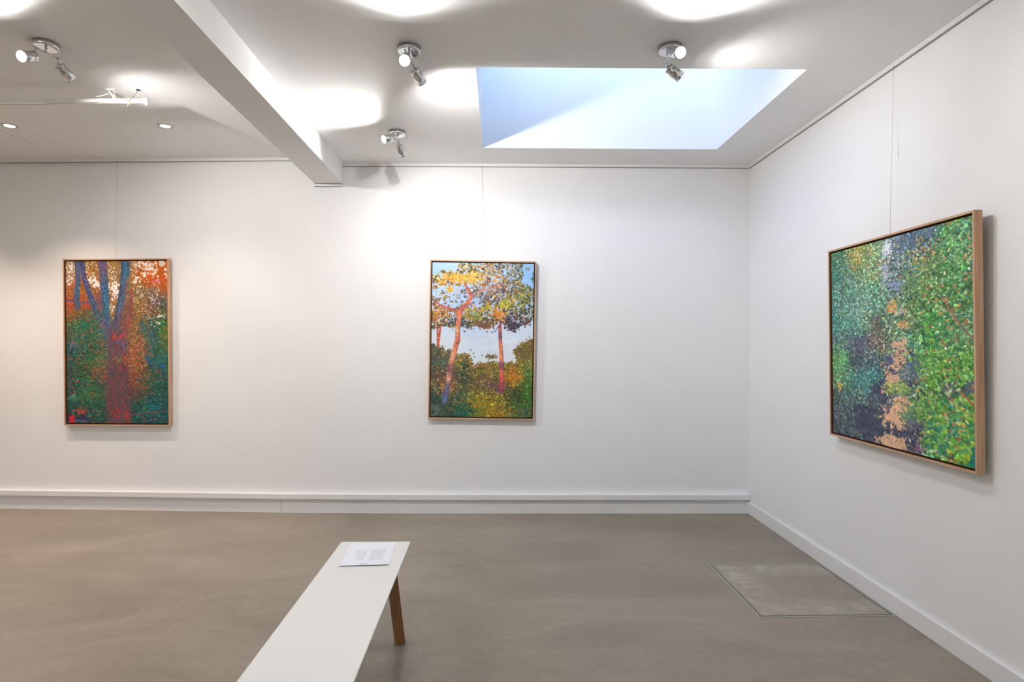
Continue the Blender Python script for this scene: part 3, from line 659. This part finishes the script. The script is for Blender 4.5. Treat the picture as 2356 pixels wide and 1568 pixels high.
bb = MB()
zb = 2.557
yb0, yb1 = YF, 4.62
bb.hexa([(beam_x(BEAM_L, yb0), yb0, zb), (beam_x(BEAM_R, yb0), yb0, zb), (beam_x(BEAM_R, yb1), yb1, zb), (beam_x(BEAM_L, yb1), yb1, zb)],
        [(beam_x(BEAM_L, yb0), yb0, 2.84), (beam_x(BEAM_R, yb0), yb0, 2.84), (beam_x(BEAM_R, yb1), yb1, 2.84), (beam_x(BEAM_L, yb1), yb1, 2.84)])
bb.build('ceiling_beam', M_CEIL, kind='structure')

# skylight shaft and its glazing
T = .06
sh = {'wall_shaft_back': (SK[0] - T, SK[1] + T, SK[3], SK[3] + T), 'wall_shaft_front': (SK[0] - T, SK[1] + T, SK[2] - T, SK[2]),
      'wall_shaft_left': (SK[0] - T, SK[0], SK[2], SK[3]), 'wall_shaft_right': (SK[1], SK[1] + T, SK[2], SK[3])}
for n_, (a, b, c, d) in sh.items(): MB().box(a, b, c, d, ZC + .001, SKZ).build(n_, M_WALL, kind='structure')
w1 = empty('window_1', ((SK[0] + SK[1]) / 2, (SK[2] + SK[3]) / 2, SKZ)); w1['kind'] = 'structure'
hx, hy = (SK[1] - SK[0]) / 2, (SK[3] - SK[2]) / 2
for bx in ((-hx - T, hx + T, -hy - T, -hy + .02, 0, .05), (-hx - T, hx + T, hy - .02, hy + T, 0, .05), (-hx - T, -hx + .02, -hy + .02, hy - .02, 0, .05), (hx - .02, hx + T, -hy + .02, hy - .02, 0, .05)):
    MB().box(*bx).build('window_frame', M_TRIM, w1)
MB().box(-hx + .02, hx - .02, -hy + .02, hy - .02, .02, .028).build('pane', M_GLASS, w1)
# roof deck above the suspended ceiling keeps daylight out elsewhere
rf = MB()
for (a, b, c, d) in ((XL - .3, SK[0] - T, YF - .3, 5.2), (SK[1] + T, RX + .3, YF - .3, 5.2), (SK[0] - T, SK[1] + T, YF - .3, SK[2] - T), (SK[0] - T, SK[1] + T, SK[3] + T, 5.2)):
    rf.box(a, b, c, d, ZTOP - .02, ZTOP + .08)
rf.build('roof', M_CEIL, kind='structure')

# skirting: trunking over a flat board at the back, a plain board at the right
BX1 = RX - .001
tr = fixn(along_back(XL, BX1, .040, 0, .1085, .150).build('trim_1', M_TRIM, kind='structure', bevel=.003))
for a, b in ((XL, -1.690), (-1.688, BX1)):
    fixn(along_back(a, b, .018, 0, 0, .1085).build('baseboard_back', M_TRIM, kind='structure'))
MB().box(RX - .016, RX, YF, YB - .019, 0, .092).build('baseboard_right', M_TRIM, kind='structure', bevel=.003)

# picture rails under the ceiling
def rail_back(name, x0, x1, zt0, zt1, h=.022):
    r = fixn(along_back(x0, x1, .010, 0, zt0 - h, zt0, zt1 - h, zt1).build(name, M_RAIL, kind='structure'))
    s_ = fixn(along_back(x0, x1, .0075, 0, zt0 - h - .0045, zt0 - h, zt1 - h - .0045, zt1 - h).build('rail_shadow_line', M_SHADE_HOOK, r))  # dark strip drawn in as the shadow line below the rail
rail_back('trim_2', beam_x(BEAM_R, YB) + .003, RX - .011, ZC, ZC)
rail_back('trim_3', XL, beam_x(BEAM_L, 4.59) - .001, left_ceiling_z(XL), left_ceiling_z(-1.44))
rr = MB().box(RX - .010, RX, YF, YB - .011, ZC - .024, ZC).build('trim_4', M_RAIL, kind='structure')
MB().box(RX - .0075, RX, YF, YB - .011, ZC - .0295, ZC - .024).build('rail_shadow_line', M_SHADE_HOOK, rr)
# short rail end below the beam
r5 = fixn(along_back(-1.440, -1.219, .010, 0, zb - .022, zb - .001).build('trim_5', M_RAIL, kind='structure'))
fixn(along_back(-1.438, -1.221, .008, 0, zb - .026, zb - .022, zb - .0245, zb - .0205).build('rail_shadow_line', M_SHADE_HOOK, r5))
fixn(along_back(-1.436, -1.221, .0115, .0095, zb - .005, zb - .002, zb - .003, zb - .001).build('rail_shadow_line', M_SHADE_HOOK, r5))
# thin cover strip along a board joint in the left ceiling
lz = left_ceiling_z(-3.4)
MB().box(-3.4085, -3.4035, 3.3, 4.325, lz - .0035, lz + .001).build('trim_6', M_RAIL, kind='structure')

# ------------------------------------------------------------------ floor hatch
fh = empty('floor_hatch', (1.600, 3.170, 0))
tag(fh, 'square concrete floor hatch with pale metal edging beside the right wall', 'hatch')
ha, hb_ = .338, .341
HA = [(-.342, .338), (.333, .348), (.333, -.332), (-.336, -.346)]
def ring(o_, i_, z):
    P_ = HA; c_ = [(math.copysign(1, x), math.copysign(1, y)) for x, y in P_]
    out = [(x + sx * o_, y + sy * o_) for (x, y), (sx, sy) in zip(P_, c_)]; inn = [(x + sx * i_, y + sy * i_) for (x, y), (sx, sy) in zip(P_, c_)]
    return out, inn
for i in range(4):
    j = (i + 1) % 4
    o_, n_ = ring(0, -.006, 0); MB().hexa([(*o_[i], 0), (*o_[j], 0), (*n_[j], 0), (*n_[i], 0)], [(*o_[i], .0022), (*o_[j], .0022), (*n_[j], .0022), (*n_[i], .0022)]).build('edging', M_SEAL, fh)
    o_, n_ = ring(-.006, -.015, 0); MB().hexa([(*o_[i], 0), (*o_[j], 0), (*n_[j], 0), (*n_[i], 0)], [(*o_[i], .0010), (*o_[j], .0010), (*n_[j], .0010), (*n_[i], .0010)]).build('joint', M_DARKGAP, fh)
o_, n_ = ring(-.015, -.03, 0)
MB().hexa([(*p, 0) for p in o_], [(*p, .0020) for p in o_]).build('slab', M_HATCH, fh)
for o in fh.children: fixn(o)

# ------------------------------------------------------------------ paintings in floating frames
def canvas_obj(parent, img, w, h, gain, y):
    H, W, _ = img.shape
    lin = np.clip(s2l(img) * gain, 0, .95)
    xs = np.linspace(-w / 2, w / 2, W); zs = np.linspace(h / 2, -h / 2, H)
    X, Z = np.meshgrid(xs, zs)
    lum = img.mean(2); relief = (lum - .5) * .0012
    v = np.stack([X, np.full_like(X, y) - relief, Z], -1).reshape(-1, 3)
    idx = np.arange(H * W).reshape(H, W)
    q = np.stack([idx[:-1, :-1], idx[1:, :-1], idx[1:, 1:], idx[:-1, 1:]], -1).reshape(-1, 4)
    nv = len(v)
    # canvas sides and back
    b0 = [(-w/2, y + .018, h/2), (w/2, y + .018, h/2), (w/2, y + .018, -h/2), (-w/2, y + .018, -h/2)]
    v = np.vstack([v, b0])
    c4 = [idx[0, 0], idx[0, -1], idx[-1, -1], idx[-1, 0]]
    q2 = [(nv, nv + 1, nv + 2, nv + 3)] + [(c4[i], c4[(i + 1) % 4], nv + (i + 1) % 4, nv + i) for i in range(4)]
    q = np.vstack([q, np.array(q2)])
    me = bpy.data.meshes.new('canvas')
    me.vertices.add(len(v)); me.vertices.foreach_set('co', v.astype(np.float32).ravel())
    me.loops.add(q.size); me.loops.foreach_set('vertex_index', q.astype(np.int32).ravel())
    me.polygons.add(len(q)); me.polygons.foreach_set('loop_start', np.arange(0, q.size, 4, dtype=np.int32))
    me.update(calc_edges=True)
    ca = me.color_attributes.new('paint', 'FLOAT_COLOR', 'POINT')
    rgba = np.ones((len(v), 4), np.float32); rgba[:nv, :3] = lin.reshape(-1, 3); rgba[nv:, :3] = .6
    ca.data.foreach_set('color', rgba.ravel())
    o = bpy.data.objects.new('canvas', me); COL.objects.link(o); o.parent = parent
    me.materials.append(M_PAINT)
    return o
M_PAINT, nt_, b_ = mat('oil_paint', (.5, .5, .5), .55, spec=.35)
at = nt_.nodes.new('ShaderNodeVertexColor'); at.layer_name = 'paint'; nt_.links.new(at.outputs[0], b_.inputs['Base Color'])

def painting(name, label, img, w, h, loc, rot, gain, depth=.034, face=.0095, gap=.0085, recess=.010):
    """local frame: picture in the XZ plane, facing -Y, frame front at y = 0, back at y = depth"""
    p = empty(name, loc); p.rotation_mode = 'QUATERNION'; p.rotation_quaternion = rot
    tag(p, label, 'painting')
    a, b = w / 2, h / 2; i_, j_ = a - face, b - face
    rails = [([(-a, -b), (a, -b), (i_, -j_), (-i_, -j_)], M_OAK_H), ([(-a, b), (a, b), (i_, j_), (-i_, j_)], M_OAK_H),
             ([(-a, -b), (-a, b), (-i_, j_), (-i_, -j_)], M_OAK_V), ([(a, -b), (a, b), (i_, j_), (i_, -j_)], M_OAK_V)]
    for pts, M_ in rails:   # mitred rails
        fixn(MB().hexa([(x, 0, z) for x, z in pts], [(x, depth, z) for x, z in pts]).build('frame_rail', M_, p))
    MB().box(-i_, i_, depth - .006, depth, -j_, j_).build('frame_tray', M_GAP_SHADE, p)
    for (x0, x1, z0_, z1_) in ((-i_, -i_ + .0015, -j_, j_), (i_ - .0015, i_, -j_, j_), (-i_ + .0015, i_ - .0015, -j_, -j_ + .0015), (-i_ + .0015, i_ - .0015, j_ - .0015, j_)):
        MB().box(x0, x1, .003, depth - .006, z0_, z1_).build('gap_shade_lining', M_GAP_SHADE, p)  # thin dark sheets that carry the shade of the gap
    c = canvas_obj(p, img, 2 * (i_ - gap), 2 * (j_ - gap), gain, recess)
    return p

def q_axes(xa, za):
    """rotation whose local X runs along xa and local Z near za"""
    x = Vector(xa).normalized(); z = Vector(za); y = z.cross(x).normalized(); z = x.cross(y)
    return Matrix((x, y, z)).transposed().to_quaternion()

# left: on the bowed part of the wall; right of centre: the pines; right wall: the path
def place_back(x, z, w, h, rollang, lean, dist):
    """picture on the back wall; its centre at x, z; lean tips the top forward"""
    y = back_y(x); dy = (back_y(x + .2) - back_y(x - .2)) / .4
    xa = Vector((1, dy, 0)).normalized()
    n = Vector((dy, -1, 0)).normalized()                        # into the room
    za = (Vector((0, 0, 1)) + n * lean).normalized()
    xr = xa * math.cos(rollang) + za * math.sin(rollang); zr = za * math.cos(rollang) - xa * math.sin(rollang)
    return Vector((x, y, z)) + n * dist, q_axes(xr, zr)

loc, rot = place_back(-2.985, 1.3175, .852, 1.318, .0035, .012, .050)
painting('forest_painting', 'tall oak-framed painting of blue tree stems and red trunk in a fern forest', paint_forest_trunk(), .848, 1.304, loc, rot, .92)
loc, rot = place_back(-.1295, 1.3425, .815, 1.222, -.0125, .012, .050)
painting('pine_painting', 'oak-framed painting of two orange-trunked pines against pale sky', paint_stone_pines(), .818, 1.222, loc, rot, 1.08)
za = Vector((-.012, 0, 1)).normalized()
painting('path_painting', 'large square oak-framed painting of a sandy path through green bush on right wall', paint_bush_path(), 1.036, 1.052,
         (RX - .060, 2.832, 1.330), q_axes((0, -1, 0.004), za), 1.25)

# hanging wires from the rails
def wire(label, top, bot, clip_t, nrm):
    """nylon wire with a clip partway down and a hook at the rail"""
    t, b = Vector(top), Vector(bot)
    root = empty('hanging_wire', t); tag(root, label, 'wire', 'picture hanging wires')
    MB().tube([(0, 0, 0), b - t], .0009, 6).build('nylon_line', M_WIRE, root)
    p = (b - t) * clip_t
    MB().tube([p + Vector((0, 0, .014)), p + Vector((0, 0, .010)), p - Vector((0, 0, .010)), p - Vector((0, 0, .014))], [.0015, .0030, .0030, .0015], 8).build('clip', M_CLIP, root)
    n = Vector(nrm)
    MB().tube([n * -.004 + Vector((0, 0, .006)), Vector((0, 0, .004)), Vector((0, 0, -.006)), n * .003 + Vector((0, 0, -.010))], .0022, 6).build('rail_hook', M_SHADE_HOOK, root)
    return root
wire('thin wire with a white clip holding the forest painting', (-3.007, back_y(-3.0) - .012, 2.738), (-2.997, back_y(-3.0) - .052, 1.968), .597, (0, -1, 0))
wire('thin wire holding the painting of two pines', (-.132, YB - .012, 2.690), (-.129, YB - .052, 1.953), .5, (0, -1, 0))
wire('thin wire with a white clip holding the path painting on the right wall', (RX - .012, 2.874, 2.684), (RX - .052, 2.838, 1.856), .50, (-1, 0, 0))

# ------------------------------------------------------------------ ceiling spotlights: round plate, cross bar, two swivelling heads
def spot_head(parent, pivot, d, lit, power, cone, blend):
    d = Vector(d).normalized()
    h = MB().lathe([(.0235, -.036), (.0255, -.036), (.0255, .020), (.0235, .0235), (.0235, .030), (.0255, .0335), (.0255, .038), (.0225, .0415), (.010, .0425)], 28, cap=False)
    h.lathe([(.0235, -.036), (.0232, -.032)], 28, cap=False)
    h.add([(.010 * math.cos(2*math.pi*i/28), .010 * math.sin(2*math.pi*i/28), .0425) for i in range(28)], [tuple(range(28))])
    o = fixn(h.build('spot_head', M_CHROME, parent))
    o.rotation_mode = 'QUATERNION'; o.rotation_quaternion = d.to_track_quat('-Z', 'Y'); o.location = Vector(pivot) + d * .047
    MB().lathe([(.0233, -.0338), (.0233, -.0325)], 28).build('lens', M_LENS, o)
    MB().lathe([(.007, .042), (.007, .050)], 12).build('knuckle', M_CHROME, o)
    if power:
        L = bpy.data.lights.new('spot_beam', 'SPOT'); L.energy = power; L.color = SPOT_COL
        L.spot_size = math.radians(cone); L.spot_blend = blend; L.shadow_soft_size = .018
        lo = bpy.data.objects.new('spot_beam', L); COL.objects.link(lo); lo.parent = o; lo.location = (0, 0, -.040)
    return o

def twin_spot(label, loc, rz, d1, d2, p1=SPOT_W, p2=SPOT_W, c1=(152, .75), c2=(152, .75), y1=-.078, y2=.062, drop=(.078, .078)):
    """d1: aim of the head nearer the room, d2: aim of the other"""
    f = empty('twin_spotlight', loc); tag(f, label, 'spotlight', 'chrome twin spotlights on the ceiling')
    cz, sz_ = math.cos(rz), math.sin(rz)
    R_ = lambda x, y, z: (x * cz - y * sz_, x * sz_ + y * cz, z)
    MB().lathe([(.050, -.024), (.0535, -.021), (.0535, 0)], 40).build('ceiling_plate', M_CHROME, f)
    fixn(MB().tube([R_(0, 0, -.018), R_(0, 0, -.044)], .006, 12).build('hub', M_CHROME, f))
    fixn(MB().tube([R_(0, y1 - .012, -.044), R_(0, y2 + .016, -.048)], .0045, 12).build('cross_bar', M_CHROME, f))
    for y, d, p, c, dr in ((y1, d1, p1, c1, drop[0]), (y2, d2, p2, c2, drop[1])):
        piv = Vector(R_(0, y, -dr))
        fixn(MB().tube([R_(0, y, -.040), piv], .0042, 10).build('stem', M_CHROME, f))
        fixn(MB().lathe([(.0001, -.0085), (.006, -.006), (.0085, 0), (.006, .006), (.0001, .0085)], 14, loc=piv, cap=False).build('swivel', M_CHROME, f))
        spot_head(f, piv, d, True, p, *c)
    return f

zL = left_ceiling_z(-2.2)
K = SPOT_W
twin_spot('chrome twin spotlight left of the beam above the white pole', (-2.185, 2.845, zL), math.radians(-12), (-.06, -.87, -.42), (.32, .66, -.66), K, K * .95, y1=-.052, drop=(.088, .070))
twin_spot('chrome twin spotlight between the beam and the skylight, nearer of two', (-.428, 2.770, ZC), math.radians(-6), (.08, -.82, -.50), (.44, .72, -.54), K * .75, K * 1.15, y1=-.060, y2=.082, drop=(.080, .060))
twin_spot('chrome twin spotlight in front of the skylight edge', (.800, 2.745, ZC), math.radians(-3), (.06, -.88, -.42), (.80, .06, -.56), K * .72, K * .34, drop=(.066, .066))
twin_spot('chrome twin spotlight close to the back wall beside the beam', (-.676, 3.880, ZC), math.radians(-2), (-.70, -.60, -.38), (.24, .56, -.80), K * .9, K * .13, y1=-.085, y2=.05, drop=(.066, .066))
# unseen spotlights added behind the viewpoint to brighten the room
B = K * .26
twin_spot('added chrome twin spotlight, unseen behind the viewpoint near the right wall', (.9, .3, ZC), 0, (.2, -.9, -.5), (.75, .3, -.6), B, B)
twin_spot('added chrome twin spotlight, unseen behind the viewpoint beside the beam', (-.5, .3, ZC), 0, (-.2, -.9, -.5), (-.3, .7, -.7), B, B)
twin_spot('added chrome twin spotlight, unseen behind the viewpoint in the left bay', (-2.6, .3, left_ceiling_z(-2.6)), 0, (-.4, -.8, -.5), (-.3, .8, -.6), B, K * .5)
twin_spot('added chrome twin spotlight, unseen far behind the viewpoint in the left bay', (-3.6, -2.0, left_ceiling_z(-3.6)), 0, (-.6, -.5, -.6), (-.3, .7, -.7), B, B)

# recessed halogen downlights in the left bay
def downlight(label, x, y, watt=WARM_W):
    z = left_ceiling_z(x)
    f = empty('downlight', (x, y, z)); tag(f, label, 'downlight', 'recessed downlights in the left bay')
    fixn(MB().lathe([(.031, -.003), (.044, -.004), (.046, -.001), (.046, .001), (.030, .001), (.031, -.003)], 32, cap=False).build('trim_ring', M_STEEL, f))
    MB().lathe([(.030, -.0024), (.030, -.0005)], 28).build('lens', M_WARMLENS, f)
    L = bpy.data.lights.new('downlight_beam', 'SPOT'); L.energy = watt; L.color = WARM_COL; L.spot_size = math.radians(105); L.spot_blend = .7; L.shadow_soft_size = .025
    lo = bpy.data.objects.new('downlight_beam', L); COL.objects.link(lo); lo.parent = f; lo.location = (0, 0, -.008)
downlight('small warm recessed downlight right of the pole end, near the beam', -2.225, 3.925, WARM_W * .4)
downlight('small warm recessed downlight at the left edge of the picture', -3.270, 3.945)
downlight('small warm recessed downlight added out of view at the far left', -4.30, 3.95)  # unseen downlights added for more warm light on the left
downlight('small warm recessed downlight added out of view above the left bay', -4.30, 2.0)

# ------------------------------------------------------------------ white pole strapped under the left ceiling
zc_ = left_ceiling_z(-2.2)
po = empty('ceiling_pole', (-2.6, 3.370, zc_)); tag(po, 'white tubular pole tied under the ceiling of the left bay', 'pole')
X = lambda x: x + 2.6
pz = -.062
MB().tube([(X(-4.4), .012, pz), (X(-2.02), 0, pz)], .0135, 16).build('tube', M_WHITE, po)
ec = fixn(MB().lathe([(.0165, -.004), (.0165, .018), (.012, .024)], 16).build('end_cap', M_WHITE, po))
ec.location = (X(-2.03), 0, pz); ec.rotation_euler = (0, math.radians(90), 0)
MB().box(X(-2.018), X(-2.006), -.012, .012, pz - .028, pz - .010).build('end_stop', M_WHITE, po, .003)
# bracket: a plate on the ceiling, two arms and a saddle around the tube
MB().box(X(-2.235), X(-2.185), -.022, .030, -.008, 0).build('bracket_plate', M_WHITE, po, .002)
br = MB().tube([(X(-2.215), .018, -.004), (X(-2.205), .006, -.03), (X(-2.190), -.004, pz + .006)], .007, 8); br.tube([(X(-2.225), -.010, -.004), (X(-2.20), -.014, -.04), (X(-2.185), -.016, pz - .010)], .006, 8)
fixn(br.build('bracket_arm', M_WHITE, po))
br = MB().tube([(X(-2.23), .0, -.02), (X(-2.27), -.006, -.036), (X(-2.30), -.010, -.044)], .0035, 6); fixn(br.build('bracket_arm', M_WHITE, po))
a_ = [(X(-2.105) + .002 * math.sin(3 * t), .0175 * math.cos(t), pz + .0175 * math.sin(t)) for t in np.linspace(0, 6.28, 20)]
fixn(MB().tube(a_, .0028, 6, cap=False).build('tie_loop', M_CORD, po))
a_ = [(X(-2.117) + .003 * math.sin(2 * t), .0180 * math.cos(t), pz + .0180 * math.sin(t)) for t in np.linspace(0, 6.28, 20)]
fixn(MB().tube(a_, .0028, 6, cap=False).build('tie_loop', M_CORD, po))
fixn(MB().tube([(X(-2.105), -.012, pz - .014), (X(-2.112), -.014, pz - .026), (X(-2.118), -.013, pz - .034)], .0022, 6).build('tie_tail', M_CORD, po))
# screw eye with a short chain
fixn(MB().lathe([(.009, -.006), (.010, -.004), (.010, 0)], 14).build('screw_eye', M_BLACK, po)).location = (X(-2.060), -.010, 0)
for i, t in enumerate((.25, .5, .75)):
    c0 = Vector((X(-2.060), -.010, -.006)).lerp(Vector((X(-2.100), 0, pz + .016)), t)
    MB().lathe([(.0005, -.004), (.0035, 0), (.0005, .004)], 8, loc=c0, cap=False).build('chain_link', M_BLACK, po)
# slack cord hanging from the pole to the left
pts = [(X(-2.28), -.012, pz - .010), (X(-2.38), -.016, pz - .017), (X(-2.60), -.020, pz - .030), (X(-2.9), -.022, pz - .034), (X(-3.3), -.02, pz - .030), (X(-3.9), -.012, pz - .016)]
fixn(MB().tube(pts, .0022, 6).build('cord', M_CORD, po))

# ------------------------------------------------------------------ bench with a printed sheet
BH = .43
bz = Matrix.Rotation(math.radians(.75), 3, 'Z')
bn = empty('bench', (-.538, 1.735, 0), bz.to_quaternion()); tag(bn, 'long low bench with thin white top and slanted oak legs', 'bench')
bl, bw, bt = .905, .1545, .014
def rr_outline(a, b, r, n=5):
    out = []
    for cx_, cy_, a0 in ((a - r, b - r, 0), (-a + r, b - r, 90), (-a + r, -b + r, 180), (a - r, -b + r, 270)):
        for i in range(n + 1):
            t = math.radians(a0 + 90 * i / n); out.append((cx_ + r * math.cos(t), cy_ + r * math.sin(t)))
    return out
tp = MB(); levels = [(bw - .010, bl - .010, BH - bt), (bw, bl, BH - .006), (bw, bl, BH - .0012), (bw - .0012, bl - .0012, BH)]
rings = [[(x, y, z) for x, y in rr_outline(a, b, .010)] for a, b, z in levels]
n_ = len(rings[0]); vs = [p for r_ in rings for p in r_]
fs = [(j*n_+i, j*n_+(i+1)%n_, (j+1)*n_+(i+1)%n_, (j+1)*n_+i) for j in range(1, 3) for i in range(n_)] + [tuple(range(3*n_, 4*n_))]
tp.add(vs, fs)
top = fixn(tp.build('top', M_BENCH, bn))
ed_ = MB(); vs = [p for r_ in rings[:2] for p in r_]
ed_.add(vs, [(i, (i+1)%n_, n_+(i+1)%n_, n_+i) for i in range(n_)] + [tuple(reversed(range(n_)))])
edo = ed_.build('edge_band', M_EDGE, top)
def leg(sx, sy):
    """slanted square leg, its section turned about 35 degrees"""
    fx, fy = sx * .1165, sy * (.905 - .050); tx, ty = sx * .070, sy * (.905 - .072)
    an = math.radians(38 * sx * sy); w1_, w2_ = .0195, .0150
    def sec(cx_, cy_, z): return [(cx_ + u * math.cos(an) - v_ * math.sin(an), cy_ + u * math.sin(an) + v_ * math.cos(an), z) for u, v_ in ((-w1_, -w2_), (w1_, -w2_), (w1_, w2_), (-w1_, w2_))]
    return fixn(MB().hexa(sec(fx, fy, 0), sec(tx, ty, BH - bt)).build('leg', M_LEG, bn, .0015))
for sx in (-1, 1):
    for sy in (-1, 1): leg(sx, sy)
for sy in (-1, 1): MB().box(-.10, .10, sy * .80 - .018, sy * .80 + .018, BH - bt - .022, BH - bt).build('cross_rail', M_LEG, bn)

# sheet of paper, top edge towards the viewpoint, slightly lifted at that edge
pc = Vector((-.548, 2.487, BH)); pa = math.radians(4)
ps = empty('printed_sheet', pc, Matrix.Rotation(pa, 3, 'Z').to_quaternion()); tag(ps, 'white printed sheet with two text columns lying on the bench', 'paper')
pw, ph = .097, .136
def sheet_z(v_): return .0004 + .0045 * max(0, (-v_ - .07) / .07) ** 2
nv_ = 14
vs = []; fs = []
for i in range(nv_ + 1):
    y = -ph + 2 * ph * i / nv_; z = sheet_z(y)
    vs += [(-pw, y, z), (pw, y, z), (pw, y, z - .0003), (-pw, y, z - .0003)]
for i in range(nv_):
    o = 4 * i; fs += [(o + k_, o + (k_ + 1) % 4, o + 4 + (k_ + 1) % 4, o + 4 + k_) for k_ in range(4)]
fs += [(0, 1, 2, 3), tuple(4 * nv_ + q for q in (3, 2, 1, 0))]
fixn(MB().add(vs, fs).build('sheet', M_PAPER, ps))
TR = np.random.default_rng(3)
tx = MB()
def line(x0, x1, y, hh_=.0013):
    x = x0
    while x < x1 - .004:
        w_ = min(.006 + TR.random() * .016, x1 - x)
        z = sheet_z(y) + .00012
        tx.add([(x, y - hh_, z), (x + w_, y - hh_, z), (x + w_, y + hh_, z), (x, y + hh_, z)], [(0, 1, 2, 3)]); x += w_ + .0022
for i in range(12):   # left column is ragged on its outer side
    line(-.060 + TR.random() * .022, -.010, .018 - i * .0098 + .024)
for i in range(13):
    line(.010, .066 if i < 10 else .066, .034 - i * .0098 + .016)
tx.build('text_lines', M_INK, ps)
hb2 = MB(); z = sheet_z(-.117) + .00015
for x0, x1 in ((-.022, -.006), (-.004, .014)):
    hb2.add([(x0, -.1195, z), (x1, -.1195, z), (x1, -.1150, z), (x0, -.1150, z)], [(0, 1, 2, 3)])
hb2.build('heading', M_INKB, ps)
